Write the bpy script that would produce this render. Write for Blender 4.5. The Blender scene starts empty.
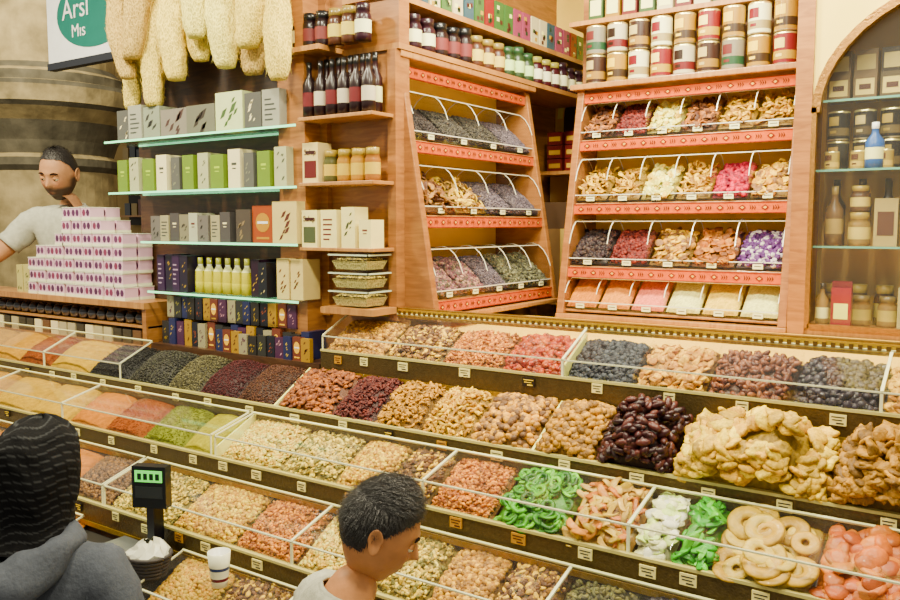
import bpy, bmesh, math, random, os, glob
import numpy as np
from mathutils import Vector, Matrix, Euler
R=random.Random(7)
scene=bpy.context.scene
COL=scene.collection

# ---------------------------------------------------------------- utils
# albedo picker: choose the surface albedo whose appearance under the hall lighting is closest to the wanted colour
try:
    import PyOpenColorIO as _O
    _c=[]
    for _k in ('LOCAL','SYSTEM','USER'):
        try: _c+=glob.glob(os.path.join(bpy.utils.resource_path(_k),'datafiles','colormanagement','config.ocio'))
        except Exception: pass
    _p=_O.Config.CreateFromFile(_c[0]).getProcessor(_O.DisplayViewTransform(src='scene_linear',display='sRGB',view='AgX')).getDefaultCPUProcessor()
    _g=np.exp(np.linspace(math.log(.004),math.log(.88),44))
    _A=np.array(np.meshgrid(_g,_g,_g,indexing='ij')).reshape(3,-1).T
    _Y=np.array([[.3,.59,.11],[1.1,-.95,-.15],[.45,.5,-.95]])
    _x=np.ascontiguousarray(_A*np.array([2.2,1.95,1.62])+np.array([.010,.009,.008]),dtype=np.float32); _p.applyRGB(_x)
    _T=np.clip(_x,0,1)@_Y.T
except Exception:
    _T=None
_cache={}
def lin(c):
    c=tuple(c[:3])
    if c not in _cache:
        v=np.array(c,float)/255.0
        if _T is None:
            l=np.where(v<=.04045,v/12.92,((v+.055)/1.055)**2.4); g=float(l@np.array([.3,.59,.11])); l=np.clip(g+(l-g)*1.3,.004,.9)*.7; _cache[c]=tuple(float(q) for q in l)
        else:
            d=((_T-_Y@v)**2)@np.array([1.0,1.1,.75]); a=_A[int(d.argmin())].copy()
            if a[0]>a[1]>a[2]: a[1]=max(a[1],.11*a[0]+a[1]*.55) if c[0]-c[1]<125 and c[1]>c[2]*1.6 else a[1]
            _cache[c]=tuple(float(q) for q in a)
    return _cache[c]
# pigments given directly as reflectance
_cache[(255,1,1)]=(.66,.105,.004)   # kilim orange
_cache[(255,1,2)]=(.22,.020,.006)   # kilim dark red
_cache[(255,1,3)]=(.75,.40,.03)     # kilim yellow
_cache[(255,2,1)]=(.62,.36,.006); _cache[(255,2,2)]=(.52,.26,.005); _cache[(255,2,3)]=(.60,.29,.004)   # turmeric, curry, saffron
_cache[(255,2,4)]=(.45,.11,.006); _cache[(255,2,5)]=(.30,.07,.008); _cache[(255,2,6)]=(.58,.19,.005)   # paprika, flakes, mix
_cache[(255,3,1)]=(.62,.40,.012); _cache[(255,3,2)]=(.68,.47,.030); _cache[(255,3,3)]=(.54,.31,.008)   # pineapple
_cache[(255,4,1)]=(.56,.130,.004); _cache[(255,4,2)]=(.64,.185,.006); _cache[(255,4,3)]=(.46,.085,.004) # orange fruit
_cache[(255,5,1)]=(.60,.22,.008); _cache[(255,5,2)]=(.68,.42,.06)                                      # mango
def nmat(name):
    m=bpy.data.materials.new(name); m.use_nodes=True
    nt=m.node_tree; b=nt.nodes['Principled BSDF']
    return m,nt,b
def M_v(name,rough=.6,metal=0,var=.25,nscale=60,bump=.15,coat=0,bscale=None,dist=.01,vor=False,spec=.5):
    m,nt,b=nmat(name); N=nt.nodes; L=nt.links
    a=N.new('ShaderNodeAttribute'); a.attribute_name='Col'
    tc=N.new('ShaderNodeTexCoord')
    n=N.new('ShaderNodeTexNoise'); n.inputs['Scale'].default_value=nscale; n.inputs['Detail'].default_value=4
    L.new(tc.outputs['Object'],n.inputs['Vector'])
    r=N.new('ShaderNodeMapRange'); r.inputs['From Min'].default_value=.3; r.inputs['From Max'].default_value=.7
    r.inputs['To Min'].default_value=1-var; r.inputs['To Max'].default_value=1+var*.5
    src=n.outputs['Fac']
    if vor:
        v=N.new('ShaderNodeTexVoronoi'); v.feature='DISTANCE_TO_EDGE'; v.inputs['Scale'].default_value=bscale
        mp=N.new('ShaderNodeMapping'); mp.inputs['Scale'].default_value=(1,1,.35); L.new(tc.outputs['Object'],mp.inputs['Vector']); L.new(mp.outputs[0],v.inputs['Vector'])
        r2=N.new('ShaderNodeMapRange'); r2.inputs['From Min'].default_value=0; r2.inputs['From Max'].default_value=.3; r2.inputs['To Min'].default_value=.8; r2.inputs['To Max'].default_value=.25
        L.new(v.outputs['Distance'],r2.inputs['Value']); src=r2.outputs['Result']
    L.new(src,r.inputs['Value'])
    mx=N.new('ShaderNodeVectorMath'); mx.operation='SCALE'
    L.new(a.outputs['Color'],mx.inputs[0]); L.new(r.outputs['Result'],mx.inputs['Scale'])
    L.new(mx.outputs[0],b.inputs['Base Color'])
    b.inputs['Roughness'].default_value=rough; b.inputs['Metallic'].default_value=metal
    b.inputs['Coat Weight'].default_value=coat; b.inputs['Specular IOR Level'].default_value=spec
    if bump:
        n2=N.new('ShaderNodeTexNoise'); n2.inputs['Scale'].default_value=bscale or nscale*2; n2.inputs['Detail'].default_value=5
        L.new(tc.outputs['Object'],n2.inputs['Vector'])
        bp=N.new('ShaderNodeBump'); bp.inputs['Strength'].default_value=bump; bp.inputs['Distance'].default_value=dist
        L.new(src if vor else n2.outputs['Fac'],bp.inputs['Height']); L.new(bp.outputs['Normal'],b.inputs['Normal'])
    return m
def M_wood(name,c1,c2,scale=(2,2,14),rough=.38,coat=.12):
    m,nt,b=nmat(name); N=nt.nodes; L=nt.links
    tc=N.new('ShaderNodeTexCoord'); mp=N.new('ShaderNodeMapping'); mp.inputs['Scale'].default_value=scale
    L.new(tc.outputs['Object'],mp.inputs['Vector'])
    n=N.new('ShaderNodeTexNoise'); n.inputs['Scale'].default_value=3; n.inputs['Detail'].default_value=8; n.inputs['Distortion'].default_value=1.2
    L.new(mp.outputs[0],n.inputs['Vector'])
    r=N.new('ShaderNodeValToRGB'); r.color_ramp.elements[0].position=.3; r.color_ramp.elements[1].position=.7
    r.color_ramp.elements[0].color=(*c1,1); r.color_ramp.elements[1].color=(*c2,1)
    L.new(n.outputs['Fac'],r.inputs['Fac']); L.new(r.outputs[0],b.inputs['Base Color'])
    b.inputs['Roughness'].default_value=rough; b.inputs['Coat Weight'].default_value=coat
    return m
def M_glass(name,haze=.02,tint=(1,1,1),refl=.5):
    m=bpy.data.materials.new(name); m.use_nodes=True; nt=m.node_tree; N=nt.nodes; L=nt.links
    N.remove(N['Principled BSDF']); out=N['Material Output']
    t=N.new('ShaderNodeBsdfTransparent'); t.inputs[0].default_value=(*tint,1)
    g=N.new('ShaderNodeBsdfGlossy'); g.inputs['Roughness'].default_value=.05
    d=N.new('ShaderNodeBsdfDiffuse'); d.inputs[0].default_value=(.9,.88,.84,1)
    f=N.new('ShaderNodeLayerWeight'); f.inputs[0].default_value=.5
    pw=N.new('ShaderNodeMath'); pw.operation='POWER'; pw.inputs[1].default_value=5; L.new(f.outputs['Facing'],pw.inputs[0])
    mu=N.new('ShaderNodeMath'); mu.operation='MULTIPLY_ADD'; mu.inputs[1].default_value=refl; mu.inputs[2].default_value=.02; L.new(pw.outputs[0],mu.inputs[0])
    m1=N.new('ShaderNodeMixShader'); m1.inputs[0].default_value=haze
    L.new(t.outputs[0],m1.inputs[1]); L.new(d.outputs[0],m1.inputs[2])
    m2=N.new('ShaderNodeMixShader'); L.new(mu.outputs[0],m2.inputs[0]); L.new(m1.outputs[0],m2.inputs[1]); L.new(g.outputs[0],m2.inputs[2])
    L.new(m2.outputs[0],out.inputs['Surface'])
    return m
def M_emit(name,c,s):
    m,nt,b=nmat(name); b.inputs['Base Color'].default_value=(*c,1)
    b.inputs['Emission Color'].default_value=(*c,1); b.inputs['Emission Strength'].default_value=s
    return m

V_MATTE=M_v('painted_card',.55,0,.06,20,0,spec=.25)
V_GLOSS=M_v('glossy_print',.3,0,.05,20,0,.12,spec=.35)
V_METAL=M_v('brushed_metal',.3,.9,.1,30,.03)
V_FOOD=M_v('dried_food',.5,0,.4,90,.35,0,160,spec=.3)
V_WET=M_v('candied_fruit',.32,0,.25,60,.2,.03,90,spec=.3)
V_POW=M_v('spice_powder',.9,0,.2,140,.5,0,260,spec=.03)
V_CLOTH=M_v('cloth',.85,0,.15,40,.25,0,90,spec=.1)
V_SKIN=M_v('skin',.5,0,.08,50,.08,0,160,spec=.35)
V_HAIR=M_v('hair',.38,0,.4,200,.4,0,300)
V_LOOF=M_v('loofah_fibre',.9,0,.36,55,.9,0,150,.005,True,spec=.1)
V_STONE=M_v('old_stone',.85,0,.5,5,.7,0,12,spec=.2)
V_PLAST=M_v('plaster',.85,0,.12,3,.1,0,20,spec=.2)
WOOD=M_wood('honey_wood',(.40,.165,.034),(.23,.085,.018))
WOODH=M_wood('honey_wood_rail',(.50,.235,.055),(.32,.130,.028),(14,2,2))
WOODD=M_wood('dark_wood',(.085,.036,.012),(.035,.014,.006))
GLASS=M_glass('clear_glass',.008,(.99,1,.99),.45)
PLEXI=M_glass('plexiglass',.004,(.99,.99,.98),.75)
EDGE=M_v('plexi_edge',.2,0,.0,10,0,.4)
TEAL=M_emit('led_glass_edge',(.30,1,.50),1.3)
GREEN=M_emit('lcd_green',(.15,.9,.12),.8)
GOLD=M_v('gold_trim',.3,.7,.2,80,.3)
MATS=[V_MATTE,V_GLOSS,V_METAL,WOOD,WOODH,WOODD,GLASS,PLEXI,EDGE,TEAL,GOLD,GREEN,V_CLOTH,V_STONE,V_PLAST,V_LOOF]
(MT,GL,ME,WO,WH,WD,GS,PX,ED,TE,GO,GR,CL,ST,PL,LO)=range(16)

def link(o,parent=None):
    COL.objects.link(o)
    if parent is not None: o.parent=parent
    return o
def empty(name,loc=(0,0,0),rz=0,parent=None):
    e=bpy.data.objects.new(name,None); e.empty_display_size=.1; e.location=loc; e.rotation_euler=(0,0,rz)
    return link(e,parent)

class MB:
    def __init__(s): s.v=[];s.f=[];s.m=[];s.c=[];s.sm=[];s.T=None
    def add(s,vs,fs,m=0,c=(200,200,200),sm=False):
        o=len(s.v)
        if s.T is not None: vs=[tuple(s.T@Vector(p)) for p in vs]
        s.v.extend(vs); lc=lin(c)
        for f in fs:
            s.f.append([k+o for k in f]); s.m.append(m); s.c.append(lc); s.sm.append(sm)
    def box(s,x0,x1,y0,y1,z0,z1,m=0,c=(200,200,200)):
        vs=[(x0,y0,z0),(x1,y0,z0),(x1,y1,z0),(x0,y1,z0),(x0,y0,z1),(x1,y0,z1),(x1,y1,z1),(x0,y1,z1)]
        s.add(vs,[(0,3,2,1),(4,5,6,7),(0,1,5,4),(1,2,6,5),(2,3,7,6),(3,0,4,7)],m,c)
    def prism(s,prof,x0,x1,m=0,c=(200,200,200)):
        n=len(prof)
        vs=[(x0,y,z) for y,z in prof]+[(x1,y,z) for y,z in prof]
        fs=[(i,(i+1)%n,n+(i+1)%n,n+i) for i in range(n)]
        s.add(vs,fs+[tuple(range(n))[::-1],tuple(range(n,2*n))],m,c)
    def slab(s,x0,x1,a,b,t,m=0,c=(200,200,200)):
        dy,dz=b[0]-a[0],b[1]-a[1]; l=math.hypot(dy,dz); ny,nz=-dz/l*t,dy/l*t
        s.prism([a,b,(b[0]+ny,b[1]+nz),(a[0]+ny,a[1]+nz)],x0,x1,m,c)
    def lathe(s,cx,cy,cz,prof,seg=14,sx=1,sy=1,sm=True):
        n=len(prof); vs=[]
        for p in prof:
            for k in range(seg):
                a=2*math.pi*k/seg; vs.append((cx+p[0]*sx*math.cos(a),cy+p[0]*sy*math.sin(a),cz+p[1]))
        for i in range(n-1):
            fs=[(i*seg+k,i*seg+(k+1)%seg,(i+1)*seg+(k+1)%seg,(i+1)*seg+k) for k in range(seg)]
            if i==0: base=len(s.v); s.add(vs,fs,prof[i][3] if len(prof[i])>3 else 0,prof[i][2],sm)
            else:
                lc=lin(prof[i][2]); mm=prof[i][3] if len(prof[i])>3 else 0
                for f in fs: s.f.append([k+base for k in f]); s.m.append(mm); s.c.append(lc); s.sm.append(sm)
    def tube(s,pts,rad,seg=8,m=0,c=(200,200,200)):
        vs=[];n=len(pts)
        for i,p in enumerate(pts):
            p=Vector(p); q=Vector(pts[min(i+1,n-1)])-Vector(pts[max(i-1,0)])
            q.normalize(); u=q.orthogonal() if abs(q.z)>.9 else q.cross(Vector((0,0,1))); u.normalize(); w=q.cross(u)
            r=rad[i] if isinstance(rad,(list,tuple)) else rad
            for k in range(seg):
                a=2*math.pi*k/seg; vs.append(tuple(p+u*(r*math.cos(a))+w*(r*math.sin(a))))
        fs=[(i*seg+k,i*seg+(k+1)%seg,(i+1)*seg+(k+1)%seg,(i+1)*seg+k) for i in range(n-1) for k in range(seg)]
        fs+=[tuple(range(seg))[::-1],tuple(range((n-1)*seg,n*seg))]
        s.add(vs,fs,m,c,True)
    def obj(s,name,parent=None,bevel=0):
        me=bpy.data.meshes.new(name); me.from_pydata(s.v,[],s.f)
        used=sorted(set(s.m)); mp={k:i for i,k in enumerate(used)}
        for k in used: me.materials.append(MATS[k])
        me.polygons.foreach_set('material_index',[mp[k] for k in s.m])
        me.polygons.foreach_set('use_smooth',s.sm)
        a=me.attributes.new('Col','FLOAT_COLOR','FACE')
        a.data.foreach_set('color',np.array([(*c,1) for c in s.c],dtype=np.float32).ravel())
        me.update()
        o=link(bpy.data.objects.new(name,me),parent)
        if bevel:
            b=o.modifiers.new('bevel','BEVEL'); b.width=bevel; b.segments=2; b.limit_method='ANGLE'
        return o

def tri_obj(name,V,F,C,mat,parent=None,smooth=True):
    me=bpy.data.meshes.new(name); n=len(V); m=len(F)
    me.vertices.add(n); me.vertices.foreach_set('co',np.ascontiguousarray(V,dtype=np.float32).ravel())
    me.loops.add(3*m); me.loops.foreach_set('vertex_index',np.ascontiguousarray(F,dtype=np.int32).ravel())
    me.polygons.add(m); me.polygons.foreach_set('loop_start',np.arange(0,3*m,3,dtype=np.int32))
    me.update(calc_edges=True); me.validate()
    if smooth: me.polygons.foreach_set('use_smooth',np.ones(len(me.polygons),dtype=bool))
    a=me.attributes.new('Col','FLOAT_COLOR','POINT')
    a.data.foreach_set('color',np.concatenate([C,np.ones((n,1))],1).astype(np.float32).ravel())
    me.materials.append(mat)
    return link(bpy.data.objects.new(name,me),parent)

# ---------------------------------------------------------------- food templates
def ico(sub):
    bm=bmesh.new(); bmesh.ops.create_icosphere(bm,subdivisions=sub,radius=1)
    V=np.array([v.co[:] for v in bm.verts]); F=np.array([[v.index for v in f.verts] for f in bm.faces]); bm.free()
    return V,F
I1,I2,I3=ico(1),ico(2),ico(3)
def T_ell(I,s): return I[0]*np.array(s),I[1]
def T_fig():
    V=I3[0].copy(); r=np.hypot(V[:,0],V[:,1]); an=np.arctan2(V[:,1],V[:,0])
    V=V*np.array([.5,.46,.20]); V[:,2]-=.07*np.exp(-(r/.28)**2)*np.sign(V[:,2])
    V[:,:2]*=(1+.05*np.sin(an*8))[:,None]; V[:,2]+=.025*np.sin(an*8)*r
    V[:,0]+=.22*np.exp(-((an)/.35)**2)*(r>.7); return V,I3[1]
def T_wrk(s,amp,f):
    V=I2[0].copy(); n=1+amp*np.sin(V[:,0]*f)*np.sin(V[:,1]*f+1)*np.cos(V[:,2]*f*.8); return V*n[:,None]*np.array(s),I2[1]
def T_ring(R0=.31,r0=.19,zs=.34,n=20,k=8,wav=0):
    V=[];F=[]
    for i in range(n):
        a=2*math.pi*i/n; RR=R0*(1+wav*math.sin(a*5))
        for j in range(k):
            b=2*math.pi*j/k; V.append(((RR+r0*math.cos(b))*math.cos(a),(RR+r0*math.cos(b))*math.sin(a),r0*zs*math.sin(b)+.012*math.sin(10*a)))
    for i in range(n):
        for j in range(k):
            a,b,c,d=i*k+j,((i+1)%n)*k+j,((i+1)%n)*k+(j+1)%k,i*k+(j+1)%k; F+= [(a,b,c),(a,c,d)]
    return np.array(V),np.array(F)
def T_cash():
    V=I2[0]*np.array([.5,.2,.18]); V[:,1]+=.9*V[:,0]**2-.1; return V,I2[1]
def T_strip():
    V=I2[0].copy(); V=np.sign(V)*np.abs(V)**.7; V=V*np.array([.55,.17,.06]); V[:,2]+=.12*np.sin(V[:,0]*5); V[:,1]+=.1*np.cos(V[:,0]*4); return V,I2[1]
def T_slice():
    V=I2[0].copy(); V=V*np.array([.5,.44,.09]); V[:,2]+=.05*np.sin(V[:,0]*9)+.05*np.cos(V[:,1]*8); return V,I2[1]
TPL={'seed':T_ell(I1,(.5,.32,.26)),'round':T_ell(I2,(.48,.46,.44)),'rnd0':T_ell(I1,(.48,.46,.44)),'almond':T_ell(I2,(.5,.32,.2)),'fig':T_fig(),
 'date':T_wrk((.5,.26,.25),.12,9),'walnut':T_wrk((.5,.42,.36),.2,8),'apr':T_wrk((.5,.44,.15),.14,7),'ring':T_ring(),'kiwi':T_slice(),'cashew':T_cash(),
 'strip':T_strip(),'hring':T_ring(.31,.15,.5,14,5,.06)}
FOODN=[0]
def pile(name,o,w,d,th,shape,size,cols,n=None,heap=.03,parent=None,mat=None,flat=.45,wv=(1,0,0),powder=False,layers=1.6,side=.5,under=.42):
    wv=np.array(wv,float); out=np.cross(wv,[0,0,1.0])
    dv=-out*math.cos(th)+np.array([0,0,math.sin(th)]); Nn=np.cross(wv,dv)
    o=np.array(o,float); rs=np.random.RandomState(FOODN[0]*7+3); FOODN[0]+=1
    ph=rs.rand(4)*6
    if heap>.08: side=.7
    def H(a,b):
        e=(np.clip(4*a*(1-a),0,1)**side)*(np.clip(4*b*(1-b)*1.0,0,1)**.5)
        return heap*e*(1+.12*np.sin(a*7+ph[0])*np.cos(b*6+ph[1])+.06*np.sin(a*15+ph[2]))
    g=22 if powder else 12
    aa,bb=np.meshgrid(np.linspace(0,1,g),np.linspace(0,1,g),indexing='ij'); aa=aa.ravel(); bb=bb.ravel()
    P=o+aa[:,None]*w*wv+bb[:,None]*d*dv+(H(aa,bb)-(.02 if heap>.08 else 0))[:,None]*Nn
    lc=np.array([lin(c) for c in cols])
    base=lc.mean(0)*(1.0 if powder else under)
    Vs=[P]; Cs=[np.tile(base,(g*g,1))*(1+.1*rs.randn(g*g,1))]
    F=[]
    for i in range(g-1):
        for j in range(g-1):
            a=i*g+j; F+= [(a,a+g,a+g+1),(a,a+g+1,a+1)]
    Fs=[np.array(F)]
    off=g*g
    if not powder or n:
        TV,TF=TPL[shape]
        if n is None: n=int(layers*w*d/(size*size*.42)*(1.9 if heap>.08 else 1))
        n=max(12,min(n,1800))
        m=size/2*.6
        a=rs.rand(n)*(1-2*m/w)+m/w; b=rs.rand(n)*(1-2*m/d)+m/d
        if heap>.08:
            b=np.where(rs.rand(n)<.35,b*.25+.02,b); q=rs.rand(n); a=np.where(q<.15,a*.15+.02,np.where(q>.85,1-.02-a*.15,a))
        pos=o+a[:,None]*w*wv+b[:,None]*d*dv+(H(a,b)+size*(rs.rand(n)*.35))[:,None]*Nn
        th1=rs.rand(n)*2*math.pi; p1=rs.randn(n)*flat; p2=rs.randn(n)*flat
        cz,sz=np.cos(th1),np.sin(th1); cx,sx=np.cos(p1),np.sin(p1); cy,sy=np.cos(p2),np.sin(p2)
        Rz=np.zeros((n,3,3)); Rz[:,0,0]=cz;Rz[:,0,1]=-sz;Rz[:,1,0]=sz;Rz[:,1,1]=cz;Rz[:,2,2]=1
        Rx=np.zeros((n,3,3)); Rx[:,0,0]=1;Rx[:,1,1]=cx;Rx[:,1,2]=-sx;Rx[:,2,1]=sx;Rx[:,2,2]=cx
        Ry=np.zeros((n,3,3)); Ry[:,1,1]=1;Ry[:,0,0]=cy;Ry[:,0,2]=sy;Ry[:,2,0]=-sy;Ry[:,2,2]=cy
        M=np.array([wv,dv,Nn]).T@(Rx@Ry@Rz)
        sc=size*(.8+.4*rs.rand(n))
        W=np.einsum('nij,kj->nki',M,TV)*sc[:,None,None]+pos[:,None,:]
        k=len(TV); Vs.append(W.reshape(-1,3))
        Fs.append((TF[None]+off+(np.arange(n)*k)[:,None,None]).reshape(-1,3))
        cc=lc[rs.randint(0,len(lc),n)]*(.78+.45*rs.rand(n,1)); Cs.append(np.repeat(np.clip(cc,0,1),k,0))
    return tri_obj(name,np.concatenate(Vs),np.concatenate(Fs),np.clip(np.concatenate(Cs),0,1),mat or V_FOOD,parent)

K={
 'turmeric':dict(n='turmeric_powder',p=1,c=[(255,2,1)]),'curry':dict(n='curry_powder',p=1,c=[(255,2,2)]),
 'paprika':dict(n='paprika_powder',p=1,c=[(255,2,4)]),'pepper':dict(n='red_pepper_flakes',p=1,c=[(255,2,5)],sh='seed',s=.006,cnt=900),
 'saffron':dict(n='saffron_powder',p=1,c=[(255,2,3)]),'sumac':dict(n='sumac_flakes',sh='seed',s=.008,c=[(92,28,30),(116,40,34)],cnt=1600),
 'brick':dict(n='chili_flakes',sh='seed',s=.008,c=[(110,56,34),(140,82,44)],cnt=1600),
 'black':dict(n='black_seeds',sh='seed',s=.008,c=[(40,36,34),(70,64,56)],cnt=1600),
 'pepperc':dict(n='peppercorns',sh='rnd0',s=.008,c=[(82,72,54),(108,98,72),(58,52,42)],cnt=1600),
 'cumin':dict(n='cumin_seeds',sh='seed',s=.009,c=[(132,114,70),(154,134,86),(104,88,54)],cnt=1600),
 'mint':dict(n='dried_mint',p=1,c=[(168,160,66)],sh='seed',s=.008,cnt=900),'green':dict(n='green_powder',p=1,c=[(206,190,74)]),
 'almond':dict(n='almonds',sh='almond',s=.026,c=[(186,108,52),(160,88,42),(206,128,68)]),
 'raisin':dict(n='red_raisins',sh='date',s=.020,c=[(122,44,32),(148,60,38),(98,34,28)]),
 'goldn':dict(n='golden_nuts',sh='cashew',s=.028,c=[(220,166,76),(234,188,98),(192,136,58)]),
 'cashew':dict(n='cashews',sh='cashew',s=.028,c=[(232,190,110),(240,208,134),(212,164,84)]),
 'walnut':dict(n='walnuts',sh='walnut',s=.028,c=[(200,152,92),(222,178,118),(154,106,58)]),
 'figg':dict(n='dried_figs_golden',sh='walnut',s=.026,c=[(214,162,70),(230,184,92),(174,122,50)],hp=.05),
 'datep':dict(n='dates',sh='date',s=.042,c=[(82,38,34),(118,58,44),(60,28,30)],hp=.12,wet=1,lay=1.4),
 'fig':dict(n='dried_figs',sh='fig',s=.052,c=[(236,204,120),(242,214,138),(212,172,88),(228,190,104)],hp=.12,lay=1.25,fl=.40),
 'figs2':dict(n='brown_figs',sh='fig',s=.044,c=[(210,154,60),(226,176,80),(174,118,42)],hp=.12,lay=1.3,fl=.5),
 'mixed':dict(n='mixed_nuts',sh='almond',s=.022,c=[(200,146,84),(160,104,56),(230,194,134),(128,78,44)]),
 'hazel':dict(n='hazelnuts',sh='round',s=.017,c=[(214,164,100),(190,138,78),(230,192,132)]),
 'pist':dict(n='pistachios',sh='almond',s=.018,c=[(224,196,142),(202,170,108),(174,156,84),(236,214,170)]),
 'pinknut':dict(n='roasted_peanuts',sh='seed',s=.018,c=[(222,156,92),(236,180,120),(200,124,68)]),
 'seeds':dict(n='pumpkin_seeds',sh='almond',s=.017,c=[(234,206,154),(220,186,132),(240,220,180)]),
 'chick':dict(n='roasted_chickpeas',sh='round',s=.015,c=[(228,186,108),(210,160,84),(240,208,140)]),
 'redd':dict(n='dried_strawberries',sh='walnut',s=.024,c=[(210,82,40),(226,110,56),(178,54,32)],wet=1),
 'prune':dict(n='prunes',sh='walnut',s=.028,c=[(56,46,52),(80,68,74),(42,34,40)],wet=1),
 'datem':dict(n='brown_dates',sh='date',s=.030,c=[(158,84,50),(184,112,68),(126,62,40)],wet=1),
 'apric':dict(n='dried_apricots',sh='apr',s=.032,c=[(232,184,96),(240,202,122),(210,154,74)]),
 'orange':dict(n='orange_dried_apricots',sh='apr',s=.056,c=[(255,4,1),(255,4,2),(255,4,3)],wet=1,hp=.035,lay=2.4,fl=.25,un=.7),
 'pine':dict(n='candied_pineapple_rings',sh='ring',s=.085,c=[(255,3,1),(255,3,2),(255,3,3)],wet=1,hp=.025,lay=2.2,fl=.12,un=.8),
 'kiwi':dict(n='candied_kiwi_slices',sh='hring',s=.052,c=[(100,160,50),(128,184,66),(72,130,40),(160,200,96)],wet=1,hp=.035,lay=2.4,fl=.22,un=.7),
 'mango':dict(n='dried_mango_strips',sh='strip',s=.06,c=[(255,5,1),(255,4,2),(255,3,1),(255,5,2)],wet=1,hp=.035,lay=3,fl=.28,un=.7),
 'pom':dict(n='candied_pomelo',sh='kiwi',s=.042,c=[(234,230,206),(218,222,178),(240,236,218)],wet=1,hp=.035,lay=2.8,fl=.25),
 'limes':dict(n='candied_green_strips',sh='strip',s=.055,c=[(126,204,62),(98,180,48),(158,220,88)],wet=1,hp=.035,lay=3,fl=.28),
 'gourd':dict(n='brown_hazelnuts',sh='round',s=.016,c=[(162,108,60),(186,132,78),(130,84,48)]),
 'green2':dict(n='green_raisins',sh='date',s=.022,c=[(134,122,60),(104,90,50),(162,144,78)]),
 'corn':dict(n='golden_berries',sh='round',s=.016,c=[(255,3,3),(255,3,1),(255,2,3)],un=.7),
 'terra':dict(n='paprika_pepper_mix',p=1,c=[(255,2,6)]),
 'blueb':dict(n='black_mulberries',sh='walnut',s=.022,c=[(70,68,74),(96,94,100),(52,50,56)]),
}
def bin_fill(key,x0,x1,y,z,d,th,parent,hscale=1.0,add=0,gap=.005):
    k=K[key]; w=x1-x0-2*gap
    if w<=.03: return
    hp=k.get('hp',.035)*hscale+add
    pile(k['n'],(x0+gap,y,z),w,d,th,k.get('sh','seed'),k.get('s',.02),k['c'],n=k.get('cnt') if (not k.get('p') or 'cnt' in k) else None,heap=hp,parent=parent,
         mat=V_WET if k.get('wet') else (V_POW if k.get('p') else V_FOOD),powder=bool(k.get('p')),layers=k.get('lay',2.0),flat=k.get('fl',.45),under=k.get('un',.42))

# ---------------------------------------------------------------- room shell
mb=MB(); mb.box(-16,4,-4,2.62,-.05,0,ST,(150,140,128)); mb.obj('floor')
mb=MB(); mb.box(-16,2.5,2.70,12,0,.5,ST,(140,118,96)); mb.obj('floor_raised')
mb=MB(); mb.box(-2.32,2.5,4.5,4.6,.5,4,PL,(226,200,156)); mb.obj('wall_back')
mb=MB(); mb.box(-2.40,-2.32,2.70,4.5,.5,4,WO); mb.obj('wall_left')
mb=MB(); mb.box(-16,-2.4,9.0,9.1,0,6,PL,(190,166,130)); mb.obj('wall_bazaar_far')
mb=MB(); mb.box(-5.3,-3.70,2.62,2.66,0,1.42,WD); mb.obj('wall_counter_back')

# ---------------------------------------------------------------- counter
rows={'A':(2.42,1.506),'B':(2.20,1.311),'C':(1.99,1.15),'D':(1.78,.95),'E':(1.57,.766)}
order=['E','D','C','B','A']
counter=empty('display_counter')
XL,XR=-5.2,.45
prof=[(1.55,.0),(1.55,rows['E'][1]-.06)]
for i,k in enumerate(order[:4]):
    y,z=rows[k]; ny,nz=rows[order[i+1]]
    prof+= [(y,z-.05),(ny,z+.075)]
prof+=[(2.60,1.386),(2.60,0)]
mb=MB(); mb.prism(prof[::-1],XL,XR,WD); mb.obj('body',counter)
mb=MB(); mb.prism([(2.42,1.36),(2.42,1.456),(2.61,1.58),(2.61,1.36)][::-1],-2.28,XR,WD)
mb.obj('upper_body',counter)
binsX={
 'A':([-2.27,-1.97,-1.71,-1.46,-1.21,-.97,-.75,-.51,-.28,0,.25,.44],['hazel','mixed','pinknut','redd','blueb','apric','datem','prune','apric','hazel','mixed']),
 'B':([-5.1,-4.8,-4.48,-4.19,-3.91,-3.57,-3.27,-2.99,-2.78,-2.55,-2.32,-2.04,-1.84,-1.64,-1.44,-1.2,-.99,-.76,-.36,-.1,.2,.44],
      ['turmeric','curry','saffron','pepper','turmeric','black','pepperc','cumin','sumac','brick','almond','raisin','goldn','cashew','walnut','figg','datep','fig','figs2','figs2','fig']),
 'C':([-5.1,-4.8,-4.4,-4.09,-3.74,-3.41,-3.15,-2.89,-2.64,-2.41,-2.1,-1.84,-1.64,-1.46,-1.23,-1.0,-.8,-.69,-.58,-.36,-.16,.1,.44],
      ['curry','turmeric','saffron','turmeric','turmeric','terra','pepper','mint','green','seeds','pist','chick','mixed','pinknut','kiwi','mango','pom','limes','pine','orange','mango','kiwi']),
 'D':([-5.1,-4.6,-4.2,-3.9,-3.66,-3.35,-3.08,-2.79,-2.42,-2.1,-1.81,-1.57,-1.32,-1.13,-.95,-.75,-.5,-.25,0,.44],
      ['turmeric','saffron','curry','terra','turmeric','terra','gourd','pist','chick','pinknut','seeds','pist','hazel','mixed','green2','prune','datem','gourd','mixed']),
 'E':([-5.1,-4.4,-3.8,-3.3,-2.9,-2.31,-2.03,-1.75,-1.45,-1.15,-.85,-.5,-.1,.44],
      ['curry','paprika','saffron','terra',None,'corn','mixed','chick','hazel','pist','gourd','mixed','hazel']),
}
lips=MB(); divs=MB(); cards=MB(); cov=MB()
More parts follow.
